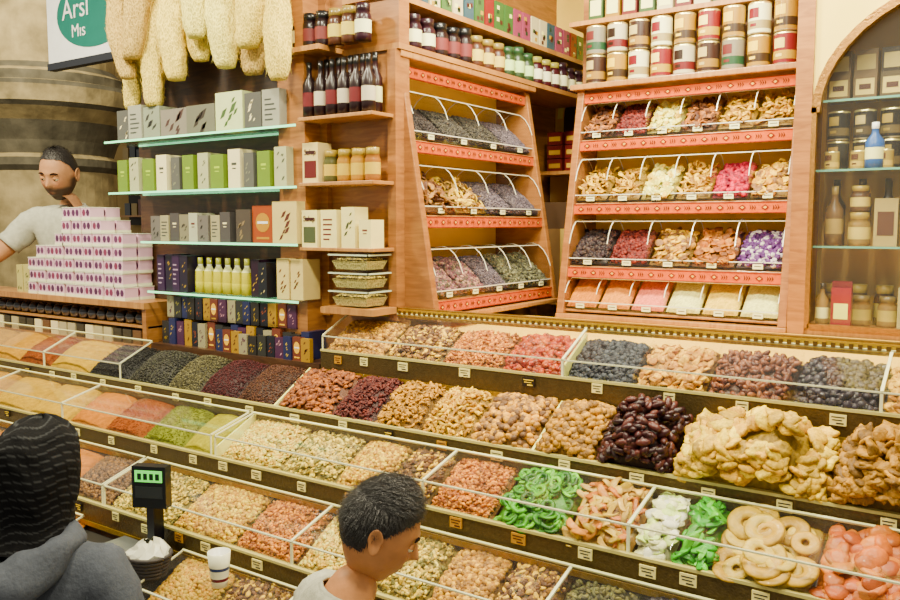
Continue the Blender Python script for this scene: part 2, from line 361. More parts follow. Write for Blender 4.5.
for k in order:
    y,z=rows[k]; xs,kinds=binsX[k]
    dep=.245 if k!='A' else .225; th=math.atan2(.125,.21) if k!='A' else math.atan2(.124,.19)
    x0,x1=xs[0],xs[-1]
    lips.box(x0,x1,y-.014,y-.002,z-.075,z-.004,GO,(142,112,58))
    lips.box(x0,x1,y-.017,y+.001,z-.004,z+.004,ED,(206,190,150))
    lips.box(x0,x1,y-.018,y-.002,z-.092,z-.075,GO,(206,166,90))
    for i,kd in enumerate(kinds):
        a,b=xs[i],xs[i+1]
        if kd: bin_fill(kd,a,b,y+.004,z-(.02 if k=='B' else .03),dep-.005,th,counter,1.0,.015 if k=='B' else .004)
        if i>0:
            c=math.cos(th);s=math.sin(th)
            top=.045 if k=='B' else .05
            pr=[(y,z-.05),(y+dep*c-.012,z-.05+dep*s),(y+dep*c-.012,z-.05+dep*s+top),(y,z+.004+ (0 if k=='B' else .03))]
            big=(k,i) in (('B',10),('B',15),('C',9),('A',4))
            divs.prism(pr,a-(.004 if big else .0015),a+(.004 if big else .0015),ED if big else PX,(226,214,184) if big else (210,205,190))
        nlab=1 if b-a<.3 else 2
        for j in range(nlab):
            cx=a+(b-a)*(j+.5)/nlab+R.uniform(-.02,.02); w=R.uniform(.017,.023); t=R.uniform(-.004,.006)
            colr,ink=R.choice([((222,210,178),(80,70,66))]*4+[((216,166,84),(90,40,30)),((60,44,30),(226,200,140))])
            cards.box(cx-w,cx+w,y-.020,y-.0155,z-.042+t,z-.012+t,MT,colr)
            cards.box(cx-w*.8,cx+w*.8,y-.0206,y-.0199,z-.021+t,z-.018+t,MT,ink)
            cards.box(cx-w*.7,cx+w*.5,y-.0206,y-.0199,z-.029+t,z-.026+t,MT,ink)
            cards.box(cx-w*.2,cx+w*.7,y-.0206,y-.0199,z-.038+t,z-.034+t,MT,ink)
lips.obj('tray_fronts',counter); divs.obj('tray_dividers',counter); cards.obj('price_cards',counter)
def cover(x0,x1,k,ztop,bk):
    y,z=rows[k]; a=(y-.002,z+ztop); b=bk
    cov.slab(x0+.004,x1-.004,a,b,.004,PX)
    cov.box(x0+.004,x1-.004,y-.004,y,z+.004,z+ztop,PX)
    cov.box(x0,x1,y-.006,y+.002,z+ztop-.002,z+ztop+.002,ED,(206,200,182))
    cov.slab(x0,x1,(b[0]-.006,b[1]),(b[0],b[1]+.003),.006,ED,(214,206,184))
    for x in (x0,x1-.004):
        cov.slab(x,x+.004,a,b,.006,ED,(214,208,190))
        cov.box(x,x+.004,y-.006,y,z+.004,z+ztop,ED,(214,208,190))
for a,b in ((-2.27,-1.21),(-1.21,-.28),(-.28,.44)): cover(a,b,'A',.055,(2.60,1.645))
for a,b in ((-5.1,-3.91),(-3.91,-3.29)): cover(a,b,'B',.07,(2.37,1.46))
for a,b in ((-5.1,-4.09),(-4.09,-3.41),(-3.41,-2.43),(-2.41,-1.46),(-1.46,-.8),(-.8,-.16),(-.16,.44)): cover(a,b,'C',.075,(2.178,1.275))
for a,b in ((-5.1,-3.9),(-3.9,-2.8),(-2.79,-1.81),(-1.81,-.95),(-.95,0),(0,.44)): cover(a,b,'D',.075,(1.97,1.085))
for a,b in ((-5.1,-3.8),(-3.8,-2.9),(-2.31,-1.75),(-1.75,-.85),(-.85,.44)): cover(a,b,'E',.065,(1.76,.89))
cov.obj('plexiglass_covers',counter)
mb=MB()
mb.box(-2.2,XR,2.60,2.63,1.632,1.642,GO,(206,166,90)); mb.box(-2.2,XR,2.594,2.636,1.642,1.666,GO,(226,190,110)); mb.box(-2.2,XR,2.60,2.63,1.666,1.672,GO,(190,146,70))
x=-2.19
while x<XR-.02:
    mb.box(x,x+.012,2.590,2.595,1.647,1.661,GO,(170,126,60)); x+=.024
mb.box(-2.2,XR,2.612,2.618,1.585,1.632,GS)
mb.obj('gold_rail',counter)
mb=MB(); mb.box(-2.2,XR,2.64,3.385,1.55,1.575,WH); mb.box(-2.2,XR,2.64,3.385,1.575,1.58,PL,(226,194,144)); mb.box(-2.2,XR,2.645,2.69,.5,1.55,WD); mb.obj('back_ledge_table')
mb=MB(); mb.box(-2.90,-2.32,1.575,1.77,.70,.835,MT,(70,60,50)); mb.obj('scale_platform',counter)

# ---------------------------------------------------------------- stepped shelf units
def unit(name,loc,rz,W,zr,ztop,fills,lean,z0,bandz):
    e=empty(name,loc,rz); f=MB(); n=len(zr); D=.34
    def yf(z): return lean*(z-z0)
    for x in (-.035,W):
        f.prism([(yf(z0)-.02,z0),(D,z0),(D,ztop),(yf(ztop)-.02,ztop)][::-1],x,x+.035,WO)
    f.box(0,W,D-.02,D,z0,ztop,PL,(236,208,158))
    f.box(-.06,W+.05,yf(ztop)-.05,D,ztop,ztop+.025,WH)
    f.box(-.035,W+.035,yf(z0)-.03,D,z0-.02,z0,WH)
    for i,z in enumerate(zr):
        if z>z0+.01: f.box(0,W,yf(z)-.0,D-.02,z-.012,z,WH)
    f.obj('frame',e,.004)
    b=MB()
    for z in bandz:
        y=yf(z)-.006
        b.box(0,W,y-.006,y+.004,z-.052,z-.006,CL,(255,1,1))
        b.box(0,W,y-.008,y-.006,z-.052,z-.049,CL,(255,1,2)); b.box(0,W,y-.008,y-.006,z-.009,z-.006,CL,(255,1,2))
        x=.02; j=0
        while x<W-.03:
            zc=z-.029
            if j%2==0:
                b.add([(x,y-.0085,zc),(x+.016,y-.0085,zc-.012),(x+.032,y-.0085,zc),(x+.016,y-.0085,zc+.012)],[(0,1,2,3)],CL,(255,1,2))
                b.add([(x+.008,y-.009,zc),(x+.016,y-.009,zc-.006),(x+.024,y-.009,zc),(x+.016,y-.009,zc+.006)],[(0,1,2,3)],CL,(255,1,3))
            else:
                for q in (0,.009,.018):
                    b.add([(x+q,y-.0085,zc-.012),(x+q+.008,y-.0085,zc),(x+q,y-.0085,zc+.012),(x+q+.003,y-.0085,zc)],[(0,1,2,3)],CL,(124,54,24))
            x+=.045; j+=1
    b.obj('kilim_bands',e)
    t=MB()
    for i,z in enumerate(zr):
        ks=fills[i]; nb=len(ks); w=W/nb; y=yf(z)
        hmax=(zr[i+1] if i+1<n else ztop)-z-.065
        th=math.radians(40); d=min(.22,hmax/math.sin(th)*.95)
        t.box(0,W,y-.004,y,z+.002,z+.035,PX); t.box(0,W,y-.006,y+.001,z+.033,z+.037,ED,(214,210,200))
        r=min(.20,hmax)
        arc=[(y+.10+.115*math.cos(math.radians(155-q*15.5)),z+.02+r*.95*max(0,math.sin(math.radians(155-q*15.5)))) for q in range(9)]
        for j in range(nb+1):
            x=j*w; pts=[(y,z+.005)]+arc+[(y+.22,z+.005)]
            xx=min(max(x-.0015,0),W-.003)
            t.prism(pts[::-1],xx,xx+.003,PX)
            for q in range(0,7):
                t.slab(xx-.0003,xx+.0033,arc[q],arc[q+1],.002,ED,(228,224,212))
        for q in range(3,8): t.slab(0,W,arc[q],arc[q+1],.002,PX)
        t.box(0,W,arc[3][0]-.002,arc[3][0]+.001,arc[3][1]-.001,arc[3][1]+.003,ED,(228,224,212))
        for j,kk_ in enumerate(ks):
            pile(kk_['n'],(j*w+.006,y+.004,z+.012),w-.012,d,th,kk_.get('sh','seed'),kk_.get('s',.02),kk_['c'],heap=.022,parent=e,
                 mat=V_POW if kk_.get('p') else V_FOOD,powder=bool(kk_.get('p')),layers=kk_.get('lay',2.0),side=.3)
            cx=j*w+w/2
            t.box(cx-.02,cx+.02,y-.008,y-.0045,z+.008,z+.028,MT,(230,222,202)); t.box(cx-.014,cx+.014,y-.0086,y-.0078,z+.018,z+.021,MT,(90,80,80))
    t.obj('plexiglass_trays',e)
    return e
def kd(n,sh,s,*c,p=0,lay=2.0): return dict(n=n,sh=sh,s=s,c=[tuple(min(254,int(v*1.06)) for v in q) for q in c],p=p,lay=lay)
T=dict(
 sticks=kd('cinnamon_sticks','strip',.07,(164,108,62),(190,140,84),(134,82,46)),
 wood=kd('dried_root_chips','strip',.05,(202,164,106),(220,190,138),(170,126,74)),
 lil=kd('dried_lavender','seed',.012,(130,114,118),(154,138,134),(104,90,94)),
 rose=kd('dried_rosebuds','round',.017,(162,110,106),(132,82,82),(182,148,130),(114,102,74)),
 sage=kd('dried_sage_leaves','almond',.022,(128,118,84),(150,140,102),(100,94,66)),
 gtea=kd('herbal_tea_leaves','seed',.013,(92,80,66),(64,56,50),(120,106,84)),
 dkt=kd('black_tea_leaves','seed',.012,(66,52,48),(92,76,66),(52,42,40)),
 mangy=kd('dried_mango_slices','strip',.045,(230,190,88),(238,208,118),(210,162,66)),
 whit=kd('dried_apple_slices','kiwi',.040,(234,214,170),(220,194,142),(238,226,192)),
 pinkr=kd('pink_dried_flowers','walnut',.026,(206,66,78),(220,92,102),(174,46,58)),
 beig=kd('dried_pear_slices','kiwi',.038,(206,162,98),(222,188,128),(168,122,70)),
 brn=kd('dried_fruit_chips','kiwi',.036,(158,96,50),(198,134,76),(120,66,38)),
 orn=kd('dried_orange_slices','kiwi',.042,(214,140,56),(228,168,82),(172,104,46)),
 redb=kd('dried_rosehips','round',.02,(148,50,36),(172,68,48),(116,36,28)),
 viol=kd('violet_flowers','walnut',.022,(110,64,124),(138,90,146),(196,186,182)),
 dmul=kd('dark_dried_mulberries','walnut',.022,(72,52,52),(108,80,66),(52,40,40)),
 ppink=kd('pink_powder','seed',.01,(222,164,148),p=1),porg=kd('orange_powder','seed',.01,(222,162,88),p=1),
 pwh=kd('white_powder','seed',.01,(226,214,186),p=1),pbe=kd('beige_powder','seed',.01,(216,190,140),p=1),
 prose=kd('rose_powder','seed',.01,(214,160,116),p=1))
unit('herb_tea_shelf_unit',(-1.90,2.68,0),math.pi/2,.98,[1.70,2.04,2.34],2.655,
     [[T['rose'],T['rose'],T['lil'],T['sage'],T['sage']],[T['sticks'],T['wood'],T['lil'],T['lil']],[T['dkt'],T['gtea'],T['gtea'],T['lil']]],.17,1.64,[1.70,2.04,2.34,2.64])
unit('dried_fruit_shelf_unit',(-1.70,3.41,0),0,.93,[1.62,1.815,2.10,2.39],2.62,
     [[T['porg'],T['prose'],T['ppink'],T['pwh'],T['pbe'],T['pwh']],
      [T['dmul'],T['redb'],T['beig'],T['orn'],T['viol']],
      [T['mangy'],T['mangy'],T['whit'],T['mangy'],T['pinkr'],T['beig']],
      [T['brn'],T['redb'],T['whit'],T['brn'],T['mangy'],T['mangy']]],.19,1.60,[1.815,2.10,2.39,2.61])

# ---------------------------------------------------------------- cans on right unit
def can(mb,x,y,z,r,h,c1,c2,c3):
    mb.lathe(x,y,z,[(0,0,(180,170,150),ME),(r,0,(210,200,180),ME),(r,h*.05,c1,GL),(r,h*.93,(220,210,180),ME),(r,h*.98,(216,206,180),ME),(r*.9,h,(200,190,170),ME),(0,h*.985,(200,190,170),ME)],16)
    mb.lathe(x,y,z,[(r*1.004,h*.16,c2,GL),(r*1.004,h*.42,c2,GL)],16)
    a0=-math.pi/2-.35
    for s,(za,zb),cc in ((.5,(.50,.80),c3),(.3,(.24,.33),c3)):
        vs=[];m=6
        for q in range(m+1):
            a=a0-s+2*s*q/m; vs+=[(x+r*1.012*math.cos(a),y+r*1.012*math.sin(a),z+h*za),(x+r*1.012*math.cos(a),y+r*1.012*math.sin(a),z+h*zb)]
        mb.add(vs,[(2*q,2*q+2,2*q+3,2*q+1) for q in range(m)],GL,cc)
mb=MB(); zt=2.646
pal=[((222,214,196),(190,170,130),(160,40,40)),((206,196,176),(150,46,40),(60,40,30)),((200,156,66),(90,62,38),(226,200,130)),((170,46,40),(206,166,90),(230,210,170)),((80,50,36),(190,146,70),(206,186,150)),((170,156,132),(60,100,60),(150,60,50))]
for r_ in range(2):
    for i in range(9):
        can(mb,-1.66+i*.104,3.62,zt+r_*.132,.046,.13,*pal[[0,2,5,1,4,0,2,3,2][(i+r_*2)%9] if r_ else [4,2,0,3,1,4,5,2,3][i]])
mb.obj('coffee_can_row')
mb=MB(); mb.box(-1.80,-.76,3.775,3.80,1.55,3.6,WO); mb.box(-1.80,-.76,3.62,3.80,2.925,2.945,WH); mb.obj('wood_panel_shelf_back')
mb=MB()
for i in range(11):
    x=-1.72+i*.083; c=R.choice([(150,60,50),(190,146,64),(90,116,60),(206,196,170),(124,80,104)])
    mb.box(x,x+.07,3.66,3.72,2.945,3.09,GL,c); mb.box(x+.008,x+.062,3.659,3.6602,2.97,3.04,GL,(226,216,190))
mb.obj('tea_packet_row')
mb=MB(); mb.box(-2.31,-2.02,2.60,4.45,2.682,2.704,WH); mb.box(-2.31,-2.06,2.60,4.45,2.885,2.908,WH); mb.box(-2.60,-2.31,2.46,2.61,2.69,2.71,WH)
mb.obj('jar_shelf')
def jar(mb,x,y,z,r,h,body,lid,lab):
    mb.lathe(x,y,z,[(0,0,body,GL),(r,.0,body,GL),(r,h*.12,body,GL),(r*1.01,h*.2,lab,MT),(r*1.01,h*.55,body,GL),(r,h*.66,body,GL),(r*.8,h*.78,body,GL),(r*.86,h*.79,lid,GL),(r*.86,h*.99,lid,GL),(0,h,lid,GL)],12)
mb=MB()
jc=[((60,24,36),(50,24,32),(226,220,200)),((50,30,30),(30,28,28),(160,74,64)),((110,60,32),(170,134,60),(214,194,140)),((66,84,42),(60,90,50),(200,206,170)),((84,26,32),(176,156,80),(230,226,206))]
for i in range(19):
    c=jc[(i//3)%5]; y=2.66+i*.094
    jar(mb,-2.07,y,2.704,.039,.14 if i%5 else .155,c[0],c[1],c[2]); jar(mb,-2.16,y+.03,2.704,.038,.15,c[0],c[1],c[2])
for i in range(7):
    c=jc[(i//2)%3]; jar(mb,-2.56+i*.07,2.53,2.71,.033,.14,c[0],c[1],c[2])
mb.obj('preserve_jar_row')
mb=MB()
for i in range(20):
    y=2.64+i*.088; c=R.choice([(180,60,44),(206,154,60),(96,134,60),(190,100,116),(206,196,170),(70,114,122)])
    mb.box(-2.13,-2.09,y,y+.074,2.908,3.05,GL,c)
    for q in range(4):
        yy=y+R.uniform(.01,.045); zz=R.uniform(2.92,3.02); mb.box(-2.09,-2.0885,yy,yy+.02,zz,zz+.018,GL,R.choice([(230,220,186),(220,180,80),(110,50,40),(66,92,56)]))
mb.obj('spice_packet_row')

mb=MB()
mb.box(-2.30,-1.60,4.40,4.49,1.6,2.30,PL,(206,176,130))
mb.box(-2.25,-1.72,4.47,4.495,2.30,2.62,MT,(92,60,36))
n=16; vs=[(-1.985,4.47,2.62)]+[(-1.985+.265*math.cos(math.pi*i/n),4.47,2.62+.265*math.sin(math.pi*i/n)) for i in range(n+1)]
mb.add(vs,[(0,i+1,i+2) for i in range(n)],MT,(92,60,36))
for i in range(n):
    a,b=math.pi*i/n,math.pi*(i+1)/n; p=lambda r,t:(-1.985+r*math.cos(t),4.455,2.62+r*math.sin(t))
    mb.add([p(.265,a),p(.265,b),p(.30,b),p(.30,a)],[(0,3,2,1)],PL,(240,224,190))
mb.box(-2.28,-1.65,4.2,4.49,2.28,2.30,WH)
mb.obj('trim_arch_niche')
mb=MB()
for i in range(4):
    for j in range(3):
        mb.box(-2.24+i*.11,-2.15+i*.11,4.25,4.35,2.30+j*.075,2.37+j*.075,GL,(150,46,36)); mb.box(-2.23+i*.11,-2.16+i*.11,4.249,4.2505,2.32+j*.075,2.345+j*.075,GL,(215,180,120))
mb.obj('red_packet_stack')
mb=MB()
mb.box(-2.16,-1.80,3.95,4.25,1.60,1.98,MT,(170,124,76)); mb.box(-2.14,-1.86,3.96,4.2,1.98,2.12,MT,(120,84,52)); mb.box(-2.0,-1.97,3.948,3.951,1.60,1.98,MT,(206,180,130)); mb.box(-2.2,-1.78,3.93,4.30,1.58,1.60,WH); mb.box(-2.18,-2.14,3.95,3.99,.5,1.58,WO); mb.box(-1.84,-1.8,3.95,3.99,.5,1.58,WO); mb.box(-2.18,-1.8,4.24,4.28,.5,1.58,WO)
mb.obj('cardboard_box_stack')

# ---------------------------------------------------------------- right glass cabinet
cab=empty('glass_display_cabinet')
mb=MB()
mb.box(-.733,-.672,3.39,3.45,1.55,3.6,WO); mb.box(.5,.56,3.39,3.45,1.55,3.6,WO)
mb.box(-.69,.5,3.40,3.80,1.575,1.605,WH); mb.box(-.69,.5,3.78,3.80,1.6,3.6,PL,(200,168,118)); mb.box(-.733,-.71,3.45,3.80,1.55,3.6,WO)
mb.box(-.69,.5,3.45,3.8,.5,1.575,WD)
cx,cz,rr=-.09,2.42,.585; n=22
for i in range(n):
    a,b=math.pi-math.pi*i/n,math.pi-math.pi*(i+1)/n
    xa,xb=cx+rr*math.cos(a),cx+rr*math.cos(b); za,zb=cz+.46*math.sin(a),cz+.46*math.sin(b)
    mb.add([(xa,3.405,za),(xb,3.405,zb),(xb,3.405,3.6),(xa,3.405,3.6)],[(0,1,2,3)],PL,(232,210,172))
    xa2,xb2=cx+(rr-.03)*math.cos(a),cx+(rr-.03)*math.cos(b); za2,zb2=cz+.43*math.sin(a),cz+.43*math.sin(b)
    mb.add([(xa,3.39,za),(xb,3.39,zb),(xb2,3.39,zb2),(xa2,3.39,za2),(xa,3.43,za),(xb,3.43,zb),(xb2,3.43,zb2),(xa2,3.43,za2)],[(0,3,2,1),(3,7,6,2),(0,1,5,4)],GO,(190,140,76))
mb.box(-.672,-.655,3.39,3.42,1.605,2.44,GO,(190,140,76)); mb.box(-.25,-.235,3.405,3.42,1.605,2.86,GO,(190,140,76)); mb.box(-.66,.48,3.39,3.42,1.605,1.622,GO,(190,140,76))
mb.obj('frame',cab)
mb=MB(); mb.box(-.655,.47,3.42,3.424,1.622,2.85,GS)
for z in (1.92,2.21,2.47): mb.box(-.67,.49,3.45,3.77,z-.008,z,GS); mb.box(-.67,.49,3.445,3.45,z-.008,z,ED,(150,180,160))
mb.obj('glass_panes_and_shelves',cab)
mb=MB()
def fig_bottle(mb,x,y,z,r,h,c,cap,lab=(236,226,200)):
    mb.lathe(x,y,z,[(0,0,c,GL),(r,0,c,GL),(r,h*.18,c,GL),(r*1.01,h*.2,lab,MT),(r*1.01,h*.45,c,GL),(r,h*.6,c,GL),(r*.4,h*.75,c,GL),(r*.36,h*.86,cap,GL),(r*.4,h*.87,cap,GL),(r*.4,h,cap,GL),(0,h,cap,GL)],12)
for i in range(12):
    x=-.645+i*.092
    mb.box(x,x+.08,3.52,3.60,2.47,2.57,GL,R.choice([(176,150,106),(110,84,50),(90,60,40),(140,106,60)])); mb.box(x+.008,x+.072,3.519,3.521,2.49,2.55,MT,(206,186,140)); mb.box(x+.02,x+.06,3.518,3.5195,2.51,2.53,MT,(90,50,36))
    mb.box(x,x+.08,3.53,3.60,2.57,2.66,GL,R.choice([(156,130,96),(60,44,36),(140,106,60)])); mb.box(x+.008,x+.072,3.529,3.531,2.585,2.64,MT,(190,170,120))
    for q in range(2): can(mb,x+.04,3.56,2.21+q*.115,.040,.112,*R.choice([((54,46,40),(30,26,24),(190,150,90)),((50,44,44),(110,84,50),(200,180,140)),((34,30,30),(140,110,60),(190,160,90))]))
    can(mb,x+.03,3.50,2.21,.028,.07,(190,156,84),(206,180,120),(120,70,40))
    if i%3==1:
        jar(mb,x+.04,3.53,1.92,.04,.13,(176,134,66),(190,160,84),(206,186,136)); jar(mb,x+.04,3.53,2.05,.036,.10,(120,76,46),(190,160,84),(206,186,136))
    elif i%3==2: mb.box(x,x+.08,3.51,3.57,1.92,2.10,GL,(190,166,120)); mb.box(x+.012,x+.068,3.509,3.511,1.96,2.05,GL,(110,66,46))
    else: fig_bottle(mb,x+.04,3.54,1.92,.034,.23,(140,98,50),(180,150,86),(190,160,104))
    fig_bottle(mb,x+.03,3.64,1.92,.034,.26,(70,46,34),(60,50,36),(180,150,90))
    jar(mb,x+.03,3.66,1.605,.038,.16,R.choice([(150,114,66),(100,66,46),(136,82,52)]),(190,160,84),(200,176,120)); jar(mb,x+.05,3.60,1.605,.036,.12,R.choice([(180,140,80),(120,80,50)]),(150,120,60),(206,186,130))
    if i>2: mb.box(x,x+.07,3.52,3.58,1.605,1.605+R.uniform(.12,.2),GL,R.choice([(160,132,90),(90,60,40),(190,174,140)]))
fig_bottle(mb,-.465,3.48,2.21,.033,.17,(60,120,180),(230,230,230))
mb.obj('jars_and_tins',cab)
mb=MB()
mb.box(-.59,-.52,3.46,3.495,1.605,1.76,GL,(186,48,50)); mb.box(-.58,-.53,3.4585,3.4605,1.64,1.70,GL,(236,220,180)); mb.box(-.59,-.52,3.475,3.482,1.76,1.785,GL,(150,36,40))
fig_bottle(mb,-.625,3.48,1.605,.024,.17,(180,140,80),(90,60,30))
mb.obj('red_coffee_pouch',cab)

# ---------------------------------------------------------------- left wall shelving
wallu=empty('glass_wall_shelving')
mb=MB()
mb.box(-3.70,-2.31,2.62,2.69,.5,3.5,WD); mb.box(-2.58,-2.43,2.50,2.62,1.40,3.5,WO); mb.box(-2.43,-2.03,2.615,2.68,1.45,3.5,WO); mb.box(-2.43,-2.39,2.59,2.615,1.62,3.5,WO)
mb.box(-2.07,-2.03,2.59,2.615,1.62,2.68,WO)
mb.box(-3.40,-2.31,2.44,2.62,1.395,1.44,WD)
mb.obj('wall_panels',wallu)
mb=MB(); LS=[(2.40,-3.68),(2.156,-3.66),(1.924,-3.42),(1.692,-3.38)]
for z,xl in LS:
    mb.box(xl,-2.40,2.42,2.615,z-.01,z,GS); mb.box(xl,-2.40,2.414,2.42,z-.009,z,TE); mb.box(xl,-2.40,2.605,2.612,z-.009,z,TE)
mb.obj('lit_glass_shelves',wallu)
mb=MB()
for z in (2.43,2.17,1.91): mb.box(-2.43,-2.04,2.46,2.615,z-.014,z,WH)
mb.obj('side_wood_shelves',wallu,.002)
def carton(mb,x,y,z,w,d,h,base,acc,style):
    mb.box(x,x+w,y,y+d,z,z+h,GL,base); f=y-.0008; e=.001
    if style=='pic': mb.box(x+w*.12,x+w*.88,f,f+e,z+h*.12,z+h*.55,GL,acc); mb.box(x+w*.2,x+w*.8,f,f+e,z+h*.72,z+h*.8,GL,(60,50,44) if sum(base)>380 else (240,230,210))
    elif style=='oval':
        n=14; vs=[(x+w/2+w*.34*math.cos(2*math.pi*k/n),f,z+h*.55+h*.26*math.sin(2*math.pi*k/n)) for k in range(n)]
        mb.add(vs,[tuple(range(n))],GL,acc); mb.box(x+w*.25,x+w*.75,f-.0006,f,z+h*.52,z+h*.58,GL,(250,246,236)); mb.box(x+w*.2,x+w*.8,f,f+e,z+h*.1,z+h*.16,GL,acc)
    elif style=='lines':
        for q in range(5): mb.box(x+w*.15,x+w*R.uniform(.5,.88),f,f+e,z+h*(.2+.13*q),z+h*(.2+.13*q)+h*.04,GL,acc)
    elif style=='plain':
        mb.box(x+w*.3,x+w*.7,f,f+e,z+h*.60,z+h*.66,GL,acc); mb.box(x+w*.35,x+w*.65,f,f+e,z+h*.5,z+h*.53,GL,acc)
    elif style=='leaf':
        for q in range(6):
            cx,cz=x+w*R.uniform(.25,.75),z+h*R.uniform(.12,.85); r=w*R.uniform(.07,.15)
            mb.add([(cx-r,f,cz-r),(cx+r*.2,f,cz-r*.5),(cx+r,f,cz+r),(cx-r*.2,f,cz+r*.5)],[(0,1,2,3)],GL,acc)
def row(name,x0,x1,y,z,specs,gap=.004,jit=.004,depth=.10):
    mb=MB(); x=x0; i=0
    while True:
        w,h,b,a,s=specs[i%len(specs)]
        if x+w>x1: break
        carton(mb,x,y+R.uniform(0,jit*3),z,w,depth,h*R.uniform(.98,1.02),b,a,s); x+=w+gap+R.uniform(0,jit); i+=1
    return mb.obj(name,wallu)
W_=(218,210,188);Gn=(150,166,66)
row('soap_carton_row',-3.64,-2.45,2.45,2.40,[(.10,.15,(124,116,102),W_,'leaf'),(.10,.16,(184,178,160),(100,100,86),'lines'),(.12,.15,(174,170,150),(84,76,66),'leaf'),(.19,.125,(170,158,138),(110,76,64),'leaf'),(.19,.13,(152,146,118),(90,74,60),'leaf'),(.17,.165,(208,206,178),(110,130,70),'leaf')])
row('herbal_carton_row',-3.64,-2.42,2.45,2.156,[(.075,.155,Gn,(194,204,110),'plain'),(.07,.165,(198,192,168),(100,104,80),'leaf'),(.085,.15,Gn,(194,204,110),'plain'),(.075,.17,W_,(110,106,90),'plain'),(.06,.15,(130,124,106),(176,170,140),'leaf')],.022)
row('cosmetic_carton_row',-3.40,-2.82,2.45,1.924,[(.07,.12,(150,138,120),(80,70,60),'leaf'),(.06,.12,(190,176,148),(100,100,90),'lines'),(.065,.13,(110,100,88),W_,'plain'),(.065,.125,(170,154,126),(80,70,60),'leaf'),(.06,.13,(200,192,174),(140,60,50),'plain')])
row('tea_carton_row',-2.80,-2.40,2.45,1.924,[(.09,.14,(114,96,76),(176,150,110),'leaf'),(.125,.155,(200,84,40),(230,176,76),'oval'),(.14,.17,(214,196,160),(130,70,50),'leaf')])
row('purple_carton_row',-3.36,-3.13,2.45,1.692,[(.05,.165,(76,50,80),(190,170,180),'lines'),(.055,.17,(54,44,60),(196,160,80),'leaf')])
mb=MB()
for i in range(6):
    x=-3.10+i*.062
    mb.lathe(x,2.50,1.692,[(0,0,(230,222,180),GL),(.026,0,(222,204,140),GL),(.026,.05,(206,190,110),GL),(.024,.10,(230,226,196),GL),(.010,.125,(230,226,216),GL),(.012,.13,(180,170,90),GL),(.012,.16,(180,170,90),GL),(0,.16,(180,170,90),GL)],12)
mb.obj('cologne_bottle_row',wallu)
row('dark_carton_row',-2.72,-2.58,2.45,1.692,[(.05,.16,(60,36,50),(206,170,100),'leaf'),(.05,.15,(44,44,48),(200,180,150),'leaf')],.002)
row('white_carton_row',-2.56,-2.40,2.45,1.692,[(.07,.17,(214,194,160),(150,90,50),'leaf')],.006)
cc=[(.05,.105,(60,52,46),(200,160,76),'leaf'),(.045,.12,(54,64,104),(206,180,116),'leaf'),(.05,.11,(104,58,84),(206,174,174),'leaf'),(.05,.12,(204,160,66),(120,50,40),'leaf'),(.045,.115,(42,42,48),(190,98,60),'leaf'),(.05,.11,(188,174,146),(130,76,96),'leaf'),(.05,.12,(160,76,46),(226,190,130),'oval'),(.05,.11,(70,66,56),(190,170,106),'leaf')]
row('soap_box_row',-3.36,-2.40,2.47,1.44,cc,.003)
R.shuffle(cc); row('soap_box_row_upper',-3.34,-2.45,2.48,1.565,[(w,.10,b,a,s) for w,h,b,a,s in cc],.003)
R.shuffle(cc); row('small_box_row',-2.95,-2.36,2.445,1.44,[(w,h*.8,b,a,s) for w,h,b,a,s in cc],.002,depth=.02)
mb=MB()
for i in range(6): fig_bottle(mb,-2.40+i*.062,2.50,2.43,.028,.22,(40,18,22),(24,20,20),(206,196,180) if i%2 else (150,50,46))
for i in range(5): fig_bottle(mb,-2.37+i*.064,2.57,2.43,.028,.24,(54,20,24),(24,20,20))
mb.obj('pomegranate_syrup_bottle_row',wallu)
mb=MB()
carton(mb,-2.425,2.48,2.17,.085,.08,.16,(214,198,166),(140,50,40),'pic')
for i,c in enumerate([(120,110,50),(200,150,56),(214,164,64),(190,124,52)]): jar(mb,-2.305+i*.072,2.52,2.17,.031,.13,c,(190,160,84),(210,184,116))
mb.obj('honey_jar_row',wallu)
mb=MB()
for i,(w,h) in enumerate([(.085,.15),(.085,.15),(.07,.16),(.06,.11)]): carton(mb,[-2.425,-2.32,-2.21,-2.12][i],2.47,1.91,w,.08,h,(220,208,180),(150,66,54) if i%2 else (110,110,70),['pic','lines','leaf','plain'][i])
mb.obj('salep_carton_row',wallu)
def text(s,loc,size,rot,mat,parent,name,ext=.0005,align='CENTER'):
    c=bpy.data.curves.new(name,'FONT'); c.body=s; c.size=size; c.extrude=ext; c.align_x=align; c.materials.append(mat)
    o=bpy.data.objects.new(name,c); o.location=loc; o.rotation_euler=rot; return link(o,parent)
def M_c(name,c,rough=.5):
    m,nt,b=nmat(name); b.inputs['Base Color'].default_value=(*lin(c),1); b.inputs['Roughness'].default_value=rough; return m
INK=M_c('brown_ink',(110,40,30)); WHT=M_c('white_paint',(245,245,240))
text('Salep',(-2.3825,2.4785,2.282),.032,(math.pi/2,0,0),INK,wallu,'salep_lettering')
text('Salep',(-2.3825,2.4685,2.015),.032,(math.pi/2,0,0),INK,wallu,'salep_lettering_lower')

